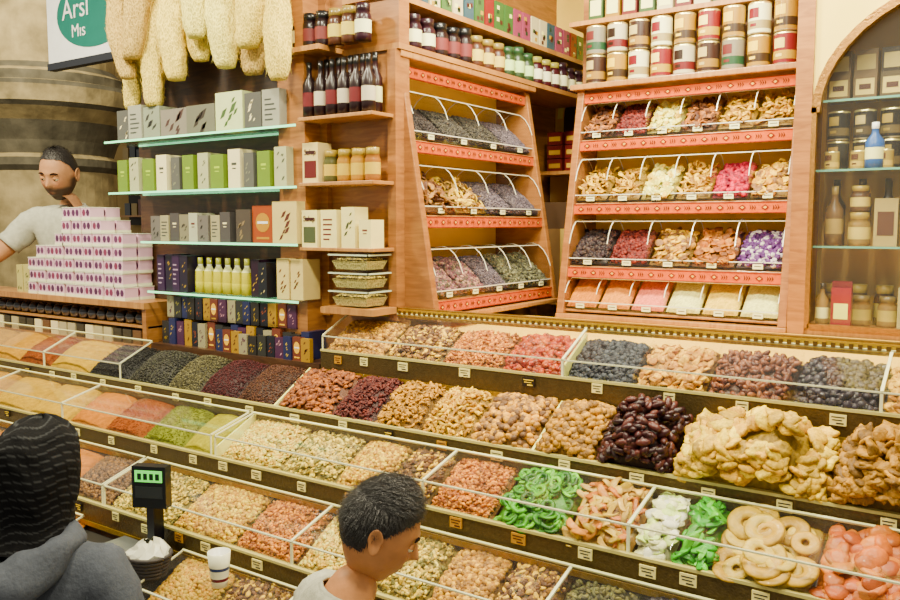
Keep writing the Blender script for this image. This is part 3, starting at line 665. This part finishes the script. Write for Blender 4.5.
tubs=empty('plastic_tub_stack',(-.03,-.04,.076))
mb=MB()
for j in range(3):
    z=1.60+j*.072
    def ring(hw,hd,zz): return [(-2.13-hw,2.56-hd,zz),(-2.13+hw,2.56-hd,zz),(-2.13+hw,2.56+hd,zz),(-2.13-hw,2.56+hd,zz)]
    mb.add(ring(.08,.055,z+.003)+ring(.10,.07,z+.062),[(3,2,1,0),(0,1,5,4),(1,2,6,5),(2,3,7,6),(3,0,4,7)],PX)
    mb.add(ring(.077,.052,z+.006)+ring(.091,.063,z+.040),[(3,2,1,0),(0,1,5,4),(1,2,6,5),(2,3,7,6),(3,0,4,7)],LO,(206,190,154))
    for (x0,x1,y0,y1) in ((-2.235,-2.025,2.485,2.489),(-2.235,-2.025,2.631,2.635),(-2.235,-2.231,2.485,2.635),(-2.029,-2.025,2.485,2.635)): mb.box(x0,x1,y0,y1,z+.060,z+.066,ED,(206,204,190))
    mb.box(-2.23,-2.03,2.49,2.63,z+.066,z+.068,PX)
mb.obj('tubs',tubs)
for j in range(3): pile('mixed_seeds',(-2.215,2.497,1.637+j*.072),.17,.125,.0,'seed',.012,[(196,172,120),(220,200,156),(150,124,84)],heap=.010,parent=tubs,n=700,side=.12)
mb=MB(); mb.box(-2.30,-2.03,2.44,2.598,1.65,1.675,WH); mb.obj('tub_ledge',wallu)

# loofahs
LF=[(-3.60,2.50),(-3.48,2.62),(-3.36,2.49),(-3.25,2.62),(-3.13,2.58),(-3.02,2.66),(-2.91,2.68),(-2.80,2.60),(-2.69,2.57),(-2.58,2.60),(-2.49,2.52),(-3.42,2.70),(-2.96,2.74),(-2.64,2.66)]
for i,(x,zb) in enumerate(LF):
    zb+=.06; L_=R.uniform(.50,.58); yo=[2.52,2.42,2.47][i%3] if i<11 else 2.40
    n=26; s=32; V=[]
    lean=R.uniform(-.09,.09); ph=R.random()*6; rr=R.uniform(.068,.088); cv=R.uniform(-.03,.03)
    for a in range(n+1):
        t=a/n; rad=rr*(max(0,math.sin(math.pi*min(1,.03+t*.97)))**.30)*(1-.3*t)*(1+.06*math.sin(t*8+ph))
        for b in range(s):
            ang=2*math.pi*b/s; r2=rad*(1+.07*math.sin(ang*4+ph)+.05*math.sin(t*15+ang*2)+R.uniform(-.05,.05))
            V.append((x+lean*t+cv*math.sin(t*3.1)+r2*math.cos(ang),yo+r2*math.sin(ang)*.7,zb+t*L_))
    cb=R.choice([(220,200,160),(210,186,142),(224,208,172)])
    mb=MB(); mb.add(V,[(a*s+b,a*s+(b+1)%s,(a+1)*s+(b+1)%s,(a+1)*s+b) for a in range(n) for b in range(s)]+[tuple(range(s))[::-1]],LO,cb,True)
    for q in range(520):
        p=V[R.randrange(s*2,len(V)-s)]; c0=(x+lean*((p[2]-zb)/L_),yo)
        dx,dy=p[0]-c0[0],p[1]-c0[1]; l=math.hypot(dx,dy)+1e-6; dx/=l;dy/=l; h=R.uniform(-.03,.03); zz=R.uniform(-.04,.04)
        mb.add([(p[0]-.0012,p[1],p[2]),(p[0]+.0012,p[1],p[2]+.0018),(p[0]+dx*.007+dy*h*.6,p[1]+dy*.007-dx*h*.6,p[2]+zz)],[(0,1,2)],MT,cb)
    mb.tube([(x+lean,yo,zb+L_-.02),(x+lean*.8,2.49,3.40)],.003,5,MT,(200,180,140))
    mb.obj('loofah')
mb=MB(); mb.box(-3.70,-2.31,2.34,2.62,3.40,3.43,WD); mb.obj('loofah_hanging_bar')

# ---------------------------------------------------------------- wood case + purple packages
mb=MB()
mb.box(-5.3,-3.42,2.44,2.60,1.395,1.42,WH); mb.box(-5.3,-3.42,2.42,2.615,1.60,1.63,WH); mb.box(-5.3,-3.42,2.58,2.60,1.42,1.6,WO); mb.box(-3.45,-3.42,2.43,2.60,1.42,1.60,WO)
mb.box(-5.3,-3.42,2.44,2.60,1.505,1.515,WH)
mb.obj('wooden_case')
mb=MB()
for i in range(22):
    x=-5.2+i*.08; mb.lathe(x,2.48,1.515,[(0,0,(110,106,100),ME),(.028,.01,(150,146,140),ME),(.034,.035,(90,86,82),ME),(.024,.06,(170,164,156),ME),(0,.066,(120,116,110),ME)],10)
    mb.box(x-.03,x+.035,2.445,2.50,1.42,1.49,GL,R.choice([(196,186,160),(150,100,60),(90,80,60),(220,210,190)]))
mb.obj('tea_strainer_row')
mb=MB()
for j in range(7):
    for i in range(10):
        if j>2 and i==0: continue
        if j>3 and i in (1,2): continue
        if j>4 and (i>7 or i<4): continue
        if j>5 and i>6: continue
        x=-4.46+i*.087+R.uniform(-.010,.010); z=1.63+j*.066
        for yy in (2.44,2.53):
            dx=R.uniform(-.004,.004)
            mb.box(x+dx,x+dx+.079,yy,yy+.08,z,z+.014,GL,(226,216,206)); mb.box(x+dx+.002,x+dx+.077,yy+.002,yy+.078,z+.014,z+.061,GL,(214,194,196))
            for q in range(2):
                cx=x+dx+.022+q*.034; c=R.choice([(128,66,108),(150,84,122),(108,54,90),(170,76,104)])
                n=8; mb.add([(cx+.0145*math.cos(2*math.pi*k/n),yy+.001,z+.036+.018*math.sin(2*math.pi*k/n)) for k in range(n)],[tuple(range(n))],GL,c)
            mb.box(x+dx,x+dx+.079,yy,yy+.08,z+.061,z+.064,GL,(232,224,214))
mb.obj('purple_sweets_package_stack')
mb=MB()
for i in range(2): carton(mb,-4.62+i*.07,2.46,1.63,.06,.08,.15,(206,190,150),(110,120,60),'leaf')
mb.obj('herb_packet_row')

# ---------------------------------------------------------------- background left
mb=MB(); sc=(190,172,140); dk=(140,124,98)
mb.lathe(-7.95,4.6,0,[(0,.0,sc,ST),(.62,0,sc,ST),(.62,2.5,dk,ST),(.66,2.55,dk,ST),(.66,2.62,sc,ST),(.60,2.66,dk,ST),(.64,2.78,dk,ST),(.74,2.95,sc,ST),(.86,3.06,dk,ST),(.90,3.10,sc,ST),(.92,3.24,dk,ST),(.90,3.28,sc,ST),(.80,3.30,dk,ST),(.80,3.38,sc,ST),(.70,3.42,dk,ST),(.64,3.48,sc,ST),(.60,6,sc,ST),(0,6,sc,ST)],40,1,1,False)
mb.obj('stone_column')
mb=MB(); mb.box(-9.9,-5.6,6.6,6.7,.5,6,PL,(190,164,124)); mb.box(-9.5,-6.0,6.55,6.6,2.0,3.1,MT,(60,50,40))
mb.obj('wall_bazaar_arcade')
mb=MB()
for j in range(3):
    mb.box(-9.5,-6.0,6.40,6.55,2.1+j*.34,2.12+j*.34,WH)
    for i in range(24):
        x=-9.4+i*.14; mb.box(x,x+.11,6.42,6.5,2.12+j*.34,2.12+j*.34+R.uniform(.12,.24),GL,R.choice([(190,160,110),(110,120,110),(210,200,180),(140,70,50),(70,80,90)]))
mb.obj('distant_shop_shelves')
sg=empty('hanging_shop_sign')
mb=MB(); mb.box(-4.96,-4.15,2.90,2.94,2.98,3.75,MT,(236,236,230)); mb.box(-4.97,-4.14,2.895,2.945,2.94,2.98,MT,(60,60,64))
n=40; vs=[(-4.47+.38*math.cos(2*math.pi*k/n),2.897,3.24+.21*math.sin(2*math.pi*k/n)) for k in range(n)]
vs=[(min(v[0],-4.15),v[1],v[2]) for v in vs]
mb.add(vs,[tuple(range(n))],MT,(20,146,110)); mb.box(-4.60,-4.58,2.91,2.93,3.75,4.4,MT,(60,60,60)); mb.obj('board',sg)
text('Arsl',(-4.79,2.895,3.215),.165,(math.pi/2,0,0),WHT,sg,'sign_lettering',.001,'LEFT')
text('Mıs',(-4.70,2.895,3.105),.105,(math.pi/2,0,0),WHT,sg,'sign_lettering_small',.001,'LEFT')

# ---------------------------------------------------------------- scale, basket, cup
mb=MB()
mb.box(-2.62,-2.42,1.60,1.74,.835,.87,GL,(40,40,42)); mb.box(-2.63,-2.41,1.59,1.75,.87,.876,ME,(200,200,196))
mb.box(-2.44,-2.40,1.71,1.75,.835,1.10,GL,(30,30,32))
mb.T=Matrix.Translation((-2.42,1.72,1.12))@Matrix.Rotation(math.radians(25),4,'Z')
mb.box(-.062,.062,-.02,.02,-.085,.06,GL,(34,36,36)); mb.box(-.050,.050,-.0215,-.02,.006,.046,GR,(120,210,90)); mb.box(-.050,.050,-.0215,-.02,-.05,-.010,GL,(60,64,60))
for q in range(4): mb.box(-.04+q*.022,-.026+q*.022,-.0225,-.0215,.014,.036,GL,(20,50,20))
mb.T=None; mb.obj('electronic_scale')
mb=MB()
for j in range(6):
    r=.055+.004*j; mb.tube([(-2.34+r*math.cos(a*math.pi/8),1.645+r*.9*math.sin(a*math.pi/8),.845+j*.013) for a in range(17)],.0065,6,MT,(90,80,70))
V=[]
for a in range(9):
    for b in range(16):
        an=2*math.pi*b/16; r=.066*math.sin(math.pi*(a+.3)/9)*(1+R.uniform(-.25,.25)); V.append((-2.34+r*math.cos(an),1.645+r*math.sin(an),.85+a*.013+R.uniform(-.008,.012)))
mb.add(V,[(a*16+b,a*16+(b+1)%16,(a+1)*16+(b+1)%16,(a+1)*16+b) for a in range(8) for b in range(16)],GL,(206,200,190))
mb.obj('basket_of_plastic_bags')
mb=MB(); mb.lathe(-2.02,1.67,.872,[(0,0,(220,216,206),GL),(.024,0,(220,214,200),GL),(.027,.02,(150,40,54),GL),(.028,.03,(220,214,200),GL),(.031,.055,(70,96,140),GL),(.032,.065,(220,214,200),GL),(.036,.11,(220,214,200),GL),(.033,.11,(210,206,196),GL),(.028,.06,(190,180,160),GL),(0,.06,(180,150,110),GL)],18); mb.obj('paper_cup')

# ---------------------------------------------------------------- people
def G(a,b,s): return np.exp(-((a-b)/s)**2)
def head_deform(P,sc=1.0):
    x,y,z=P[:,0],P[:,1],P[:,2]
    X=x*.077; Y=y*.098; Z=z*.122
    lo=np.clip(-z,0,1)
    X=X*(1-.30*lo**1.6); Y=np.where(y>0,Y*(1-.38*lo),Y*(.94+.02*lo))
    fr=np.clip(-y*1.6,0,1)
    nose=np.where((z<.14),np.clip((.14-z)/.36,0,1),0)*np.where(z<-.22,np.clip(1-(-.22-z)/.09,0,1),1)
    wid=.10+.06*np.clip((.1-z)/.3,0,1)
    Y=Y-.027*G(x,0,wid)*nose*fr
    Y=Y+.010*(G(x,.38,.17)+G(x,-.38,.17))*G(z,.03,.12)*fr
    Y=Y-.005*G(z,.22,.09)*G(x,0,.55)*fr
    Y=Y-.007*G(x,0,.26)*(G(z,-.47,.05)+G(z,-.585,.055))*fr + .004*G(x,0,.3)*G(z,-.525,.02)*fr
    Y=Y-.010*G(x,0,.25)*G(z,-.86,.16)*np.clip(-y*3,0,1)
    Y=Y-.004*(G(x,.5,.2)+G(x,-.5,.2))*G(z,-.2,.2)*fr
    return np.stack([X,Y,Z],1)*sc
def sphere(nu=72,nv=56):
    P=[];F=[]
    for j in range(nv+1):
        ph=math.pi*j/nv
        for i in range(nu):
            th=2*math.pi*i/nu; P.append((math.sin(ph)*math.cos(th),math.sin(ph)*math.sin(th),math.cos(ph)))
    for j in range(nv):
        for i in range(nu):
            a,b,c,d=j*nu+i,j*nu+(i+1)%nu,(j+1)*nu+(i+1)%nu,(j+1)*nu+i; F+=[(a,d,c),(a,c,b)]
    return np.array(P),np.array(F)
SP=sphere()
def make_head(parent,loc,rot,skin,hairc,style,sc=1.0):
    e=empty('head',loc,0,parent); e.rotation_euler=rot; e.scale=(sc,)*3
    P,F=SP; V=head_deform(P); x,y,z=P.T
    C=np.tile(np.array(lin(skin)),(len(P),1))
    def mixc(w,c):
        nonlocal C; w=np.clip(w,0,1)[:,None]; C=C*(1-w)+np.array(lin(c))*w
    mixc(.6*G(x,0,.24)*(G(z,-.47,.05)+G(z,-.585,.05))*(y<0),(170,90,80))
    mixc(.25*(G(x,.5,.25)+G(x,-.5,.25))*G(z,-.2,.25)*(y<0),(210,120,96))
    if style=='beard':
        bw=np.clip((-.28-z)*8,0,1)*(y<.25)*(1-.9*G(x,0,.18)*G(z,-.53,.05)); bw=np.maximum(bw,np.clip((.1-z)*5,0,1)*G(y,-.10,.34)*(np.abs(x)>.6))
        bw=np.maximum(bw,.95*G(z,-.38,.05)*G(x,0,.34)*(y<0)); mixc(.9*bw,hairc)
    tri_obj('face',V,F,C,V_SKIN,e)
    m=MB()
    for s in (-1,1):
        VI=I2[0]
        m.add([tuple(np.array([s*.030,-.0755,.004])+p*.0128) for p in VI],[tuple(f) for f in I2[1]],GL,(226,218,206),True)
        m.add([tuple(np.array([s*.030,-.0868,.002])+p*np.array([.0062,.0024,.0062])) for p in VI],[tuple(f) for f in I2[1]],GL,(30,20,16),True)
        m.tube([(s*(.013+.034*t),-.090+.010*t*t+.0,.022+.007*math.sin(math.pi*(t*.8+.1))) for t in [0,.25,.5,.75,1]],[.0030,.0045,.0045,.0035,.0015],6,CL,(40,28,22))
        Vl=[tuple(np.array([s*.030,-.0758,.004])+p*.0142) for p in VI]; fl=[tuple(f) for f in I2[1] if all(VI[k][2]>-.1 for k in f)]
        m.add(Vl,fl,CL,skin,True)
    m.obj('eyes_and_brows',e)
    P2,F2=I3
    for s in (-1,1):
        q=P2.copy(); r=np.hypot(q[:,1],q[:,2]); q=q*np.array([.007,.019,.031]); q[:,0]+=s*(.009*(r**2))-s*.006*np.exp(-(r/.5)**2); q[:,1]+=.006*(P2[:,2]); q[:,1]*=np.where(P2[:,2]<0,.8,1)
        q=q+np.array([s*.079,.010,.0]); tri_obj('ear',q,F2,np.tile(np.array(lin(skin))*.92,(len(q),1)),V_SKIN,e)
    if style in ('short','beard'):
        TK=1 if style=='short' else .35
        if style=='short': hl=np.interp(y,[-1,-.75,-.45,-.1,.1,.3,1],[.62,.55,.38,.10,.06,-.30,-.42])
        else: hl=np.interp(y,[-1,-.75,-.5,-.2,0,.2,.4,1],[.86,.74,.66,.40,.12,.05,-.35,-.45])
        up=np.clip((z-hl)*2.2,0,1); rs=np.random.RandomState(3)
        nrm=P/np.linalg.norm(P,axis=1)[:,None]
        top=.35+.65*np.clip(z+.1,0,1)
        Vh=V+nrm*((.0015+.015*TK*up*top)[:,None])*(1+.05*rs.randn(len(P),1)*up[:,None])
        keep=[f for f in F if all(z[k]>hl[k]-.03 for k in f)]
        tri_obj('hair',Vh,np.array(keep),np.tile(np.array(lin(hairc)),(len(Vh),1)),V_HAIR,e)
        idx=np.where(z>hl+.02)[0]; SV=[];SF=[]
        for k in range(14000 if TK==1 else 4000):
            i=idx[rs.randint(len(idx))]; p=Vh[i]+rs.randn(3)*.003; nn=nrm[i]
            tdir=np.array([.15*x[i],-.9,.05]) if z[i]>.55 else np.array([0,-.25,-.95])
            tdir=tdir-nn*(tdir@nn); d=nn*.16+tdir+rs.randn(3)*.14; d=d/np.linalg.norm(d)
            l=(.010+.016*rs.rand()*top[i])*(.5+.5*up[i])*(1 if TK==1 else .5); sd=np.cross(d,nn+rs.randn(3)*.1); sd=sd/(np.linalg.norm(sd)+1e-6)*.0008
            b0=len(SV); SV+=[p-sd,p+sd,p+d*l+nn*.001]; SF.append((b0,b0+1,b0+2))
        tri_obj('hair_strands',np.array(SV),np.array(SF),np.tile(np.array(lin(hairc))*1.3,(len(SV),1)),V_HAIR,e,False)
    return e
def skin_eval(V,E,Rd,root=0,sub=2):
    me=bpy.data.meshes.new('tmp'); me.from_pydata(V,E,[]); o=bpy.data.objects.new('tmp',me); COL.objects.link(o)
    sm=o.modifiers.new('s','SKIN'); sm.use_smooth_shade=True; sm.branch_smoothing=.6
    ly=me.skin_vertices[0] if me.skin_vertices else None
    if ly is None:
        bm=bmesh.new(); bm.from_mesh(me); bm.verts.layers.skin.verify(); bm.to_mesh(me); bm.free(); ly=me.skin_vertices[0]
    for i,r in enumerate(Rd):
        ly.data[i].radius=r if isinstance(r,tuple) else (r,r); ly.data[i].use_root=(i==root)
    ss=o.modifiers.new('u','SUBSURF'); ss.levels=sub; ss.render_levels=sub
    dg=bpy.context.evaluated_depsgraph_get(); ev=o.evaluated_get(dg); m2=bpy.data.meshes.new_from_object(ev)
    vs=np.array([v.co[:] for v in m2.vertices]); m2.calc_loop_triangles(); fs=np.array([t.vertices[:] for t in m2.loop_triangles]); ns=np.array([v.normal[:] for v in m2.vertices])
    bpy.data.objects.remove(o); return vs,fs,ns
def make_person(name,loc,rz,J,skin,shirt,pants,sleeve,lean=0,sc=1.0):
    e=empty(name,loc,rz); e.scale=(sc,)*3
    def ln(p):
        p=Vector(p); q=p-Vector((0,0,.95))
        if q.z>0: q=Matrix.Rotation(lean,3,'X')@q
        return tuple(q+Vector((0,0,.95)))
    names=['pel','bel','che','nkb','nk','sl','el','wl','hl','sr','er','wr','hr','hipl','kl','al','tl','hipr','kr','ar','tr']
    pos={'pel':(0,0,.95),'bel':ln((0,0,1.12)),'che':ln((0,0,1.32)),'nkb':ln((0,.01,1.46)),'nk':ln((0,0,1.56)),
     'sl':ln((.185,0,1.42)),'sr':ln((-.185,0,1.42)),'el':J['el'],'wl':J['wl'],'er':J['er'],'wr':J['wr'],
     'hipl':(.10,0,.88),'kl':(.11,-.03,.48),'al':(.11,.02,.09),'tl':(.13,-.14,.04),'hipr':(-.10,0,.88),'kr':(-.11,-.03,.48),'ar':(-.11,.02,.09),'tr':(-.13,-.14,.04)}
    for s in 'lr':
        a=Vector(pos['e'+s]); b=Vector(pos['w'+s]); pos['h'+s]=tuple(b+(b-a).normalized()*.07)
    rad={'pel':(.165,.125),'bel':(.155,.12),'che':(.17,.125),'nkb':(.085,.08),'nk':(.060,.060),'sl':.078,'sr':.078,'el':.045,'er':.045,'wl':(.030,.026),'wr':(.030,.026),'hl':(.036,.016),'hr':(.036,.016),
     'hipl':.10,'hipr':.10,'kl':.062,'kr':.062,'al':.042,'ar':.042,'tl':(.045,.03),'tr':(.045,.03)}
    ed=[('pel','bel'),('bel','che'),('che','nkb'),('nkb','nk'),('che','sl'),('sl','el'),('el','wl'),('wl','hl'),('che','sr'),('sr','er'),('er','wr'),('wr','hr'),('pel','hipl'),('hipl','kl'),('kl','al'),('al','tl'),('pel','hipr'),('hipr','kr'),('kr','ar'),('ar','tr')]
    ix={k:i for i,k in enumerate(names)}
    V,F,Nn=skin_eval([pos[k] for k in names],[(ix[a],ix[b]) for a,b in ed],[rad[k] for k in names])
    lab=np.zeros(len(V),int); best=np.full(len(V),9e9); tt=np.zeros(len(V))
    for a,b in ed:
        A=np.array(pos[a]);B=np.array(pos[b]); AB=B-A; t=np.clip(((V-A)@AB)/(AB@AB),0,1); d=np.linalg.norm(V-(A+t[:,None]*AB),axis=1)
        u=d<best; best=np.where(u,d,best)
        if a[0]=='s' : kind=2; t2=t
        elif a[0]=='e': kind=2; t2=1+t
        elif a[0]=='w': kind=2; t2=2+t
        elif (a,b)==('nkb','nk'): kind=3; t2=t
        elif a in('hipl','hipr','kl','kr','al','ar') : kind=4; t2=t+(0 if a[:3]=='hip' else 1 if a[0]=='k' else 2)
        elif a=='pel' and b!='bel': kind=4; t2=t*0
        else: kind=1; t2=t
        lab=np.where(u,kind,lab); tt=np.where(u,t2,tt)
    C=np.tile(np.array(lin(skin)),(len(V),1))
    C[(lab==4)|((lab==1)&(V[:,2]<.97))]=lin(pants); C[(lab==4)&(tt>2)]=lin((40,36,34))
    tri_obj('body',V,F,C,V_SKIN,e)
    sh=((lab==1)&(V[:,2]>.86))|((lab==2)&(tt<sleeve))|((lab==3)&(tt<.25))|((lab==4)&(V[:,2]>.84))
    off=np.where(lab==2,.013,.011)
    fold=.005*np.sin(V[:,2]*55+V[:,0]*40)*np.cos(V[:,1]*30+V[:,0]*20)
    Vs=V+Nn*(off+fold)[:,None]
    keep=np.array([f for f in F if sh[f].all()])
    Cs=np.tile(np.array(lin(shirt)),(len(V),1))
    o=tri_obj('shirt',Vs,keep,Cs,V_CLOTH,e); sd=o.modifiers.new('t','SOLIDIFY'); sd.thickness=.005; sd.offset=0
    for s,sg_ in (('l',1),('r',-1)):
        w=Vector(pos['w'+s]); d=(w-Vector(pos['e'+s])).normalized(); side=Vector((1,0,0))-d*d.x; side.normalize(); pal=d.cross(side).normalized()
        if pal.y>0: pal=-pal
        base=w+d*.03
        for q in range(4):
            off_=(q-1.5)*.020; L4=[.070,.080,.075,.058][q if sg_>0 else 3-q]
            a=base+d*.055+side*off_; k1=a+d*L4*.45+pal*.004; k2=k1+d*L4*.3+pal*.014; k3=k2+d*L4*.2+pal*.018
            vv,ff,_=skin_eval([tuple(base+side*off_*.7),tuple(a),tuple(k1),tuple(k2),tuple(k3)],[(0,1),(1,2),(2,3),(3,4)],[.011,.010,.009,.0085,.007],0,1); tri_obj('finger_%d'%(q+1),vv,ff,np.tile(np.array(lin(skin)),(len(vv),1)),V_SKIN,e)
        t0=base+side*(-.02*sg_); t=[t0,t0+d*.03-side*.022*sg_+pal*.008,t0+d*.055-side*.034*sg_+pal*.014,t0+d*.075-side*.036*sg_+pal*.018]
        vv,ff,_=skin_eval([tuple(p) for p in t],[(0,1),(1,2),(2,3)],[.013,.012,.010,.008],0,1); tri_obj('thumb',vv,ff,np.tile(np.array(lin(skin)),(len(vv),1)),V_SKIN,e)
    return e,pos

SK1=(204,158,126)
m,pos=make_person('shopkeeper_man',(-4.64,2.88,.5),math.radians(24),
   dict(el=(.30,-.10,1.10),wl=(.20,-.28,1.10),er=(-.34,-.24,1.20),wr=(-.50,-.42,1.11)),SK1,(200,194,182),(50,50,60),.75,math.radians(14),1.10)
hp=Vector(pos['nk'])+Vector((0,-.035,.085))
make_head(m,hp,(math.radians(20),math.radians(4),math.radians(4)),SK1,(56,46,40),'beard',1.12)
SK2=(208,158,120)
b,pos=make_person('young_man_customer',(-1.235,1.13,-.01),math.radians(143),
   dict(el=(.27,-.12,1.04),wl=(.20,-.24,.98),er=(-.27,-.12,1.04),wr=(-.20,-.24,.98)),SK2,(196,190,176),(40,46,60),.75,math.radians(24),.86)
hp=Vector(pos['nk'])+Vector((0,-.035,.080))
make_head(b,hp,(math.radians(26),0,math.radians(-14)),SK2,(26,20,18),'short',1.04)
w_,pos=make_person('woman_in_headscarf',(-1.84,.98,-.02),math.radians(205),
   dict(el=(.28,-.02,1.12),wl=(.20,-.24,1.05),er=(-.28,-.02,1.12),wr=(-.20,-.24,1.05)),(206,150,110),(116,116,116),(60,60,66),1.9,math.radians(4),.88)
hp=Vector(pos['nk'])+Vector((0,-.02,.075))
he=make_head(w_,hp,(math.radians(8),0,0),(206,150,110),(30,24,22),'none',1.05)
zs=[.150,.145,.130,.105,.07,.03,-.01,-.05,-.09,-.12,-.15,-.18]; rx=[.004,.03,.062,.085,.098,.103,.102,.096,.088,.086,.095,.115]; yb=[.004,.035,.075,.108,.126,.132,.128,.114,.096,.090,.098,.118]; yf=[.004,.03,.055,.075,.078,.072,.068,.068,.075,.085,.095,.11]
V=[];C=[];F=[]; s=128; K_=110
zi=np.interp(np.linspace(0,1,K_),np.linspace(0,1,len(zs)),zs)
fx=lambda arr:np.interp(np.linspace(0,1,K_),np.linspace(0,1,len(zs)),arr)
rX,rB,rF=fx(rx),fx(yb),fx(yf)
for a in range(K_):
    for k in range(s):
        an=2*math.pi*k/s; ca,sa=math.cos(an),math.sin(an)
        fold=1+.020*math.sin(5*sa+zi[a]*50+2*ca)+.010*math.sin(9*ca-zi[a]*90)
        V.append((rX[a]*ca*fold,(rB[a] if sa>0 else rF[a])*sa*fold+.008,zi[a]+.006*math.sin(5*an)))
        st=math.sin(zi[a]*300+3*sa+5*ca); C.append((.035,.037,.04) if st>.88 else (.006,.006,.007))
for a in range(K_-1):
    for k in range(s):
        p,q,r_,t=a*s+k,a*s+(k+1)%s,(a+1)*s+(k+1)%s,(a+1)*s+k; F+=[(p,t,r_),(p,r_,q)]
tri_obj('headscarf',np.array(V),np.array(F),np.array(C),V_CLOTH,he)
V=[];F=[];n1,n2=40,18
for a in range(n1):
    t=2*math.pi*a/n1; bk=max(0,math.sin(t))
    cx_,cy_,cz_=.115*math.cos(t),.02+.115*math.sin(t),1.475-.075*bk**1.5
    mr=.030+.035*bk
    for k in range(n2):
        u=2*math.pi*k/n2; rr_=mr*(1+.12*math.sin(3*u+4*t)+.08*math.sin(7*t))
        V.append((cx_+rr_*math.cos(u)*math.cos(t),cy_+rr_*math.cos(u)*math.sin(t),cz_+rr_*math.sin(u)*1.15))
for a in range(n1):
    for k in range(n2):
        p,q,r_,t=a*n2+k,((a+1)%n1)*n2+k,((a+1)%n1)*n2+(k+1)%n2,a*n2+(k+1)%n2; F+=[(p,q,r_),(p,r_,t)]
tri_obj('jacket_hood',np.array(V),np.array(F),np.tile(np.array(lin((116,116,116))),(len(V),1)),V_CLOTH,w_)

# ---------------------------------------------------------------- lights
w=bpy.data.worlds.new('World'); scene.world=w; w.use_nodes=True
w.node_tree.nodes['Background'].inputs[0].default_value=(1,.91,.69,1); w.node_tree.nodes['Background'].inputs[1].default_value=.66
def area(name,loc,size,power,target,col=(1,.90,.62)):
    l=bpy.data.lights.new(name,'AREA'); l.energy=power; l.size=size; l.color=col
    o=bpy.data.objects.new(name,l); o.location=loc; d=Vector(target)-Vector(loc); o.rotation_euler=d.to_track_quat('-Z','Y').to_euler(); link(o)
for i,x in enumerate((-4.6,-3.2,-1.8,-.4)):
    area('added_area_light',(x+.2,1.3,3.7),.25,[84,72,68,66][i],(x,2.2,1.2))  # area lights added above the frame to light the counter, no fixtures
area('added_area_light',(-1.6,2.75,3.7),.3,72,(-1.4,3.4,2.0)); area('added_area_light',(-.9,2.6,3.6),.3,52,(-2.1,3.2,2.0)); area('added_area_light',(-.2,2.7,3.5),.3,46,(-.2,3.5,2.1))  # unseen area lights added to brighten the shelf units and the cabinet
area('added_area_light',(-6.2,2.9,4.4),.6,120,(-7.8,4.9,2.6))  # unseen area light added so the stone column shows up

cam=bpy.data.cameras.new('camera'); cam.sensor_width=36; cam.lens=36*831/900
co=bpy.data.objects.new('camera',cam); co.location=(0,0,2.0); co.rotation_euler=(math.radians(90-5.16),0,math.radians(34.4)); link(co)
scene.camera=co
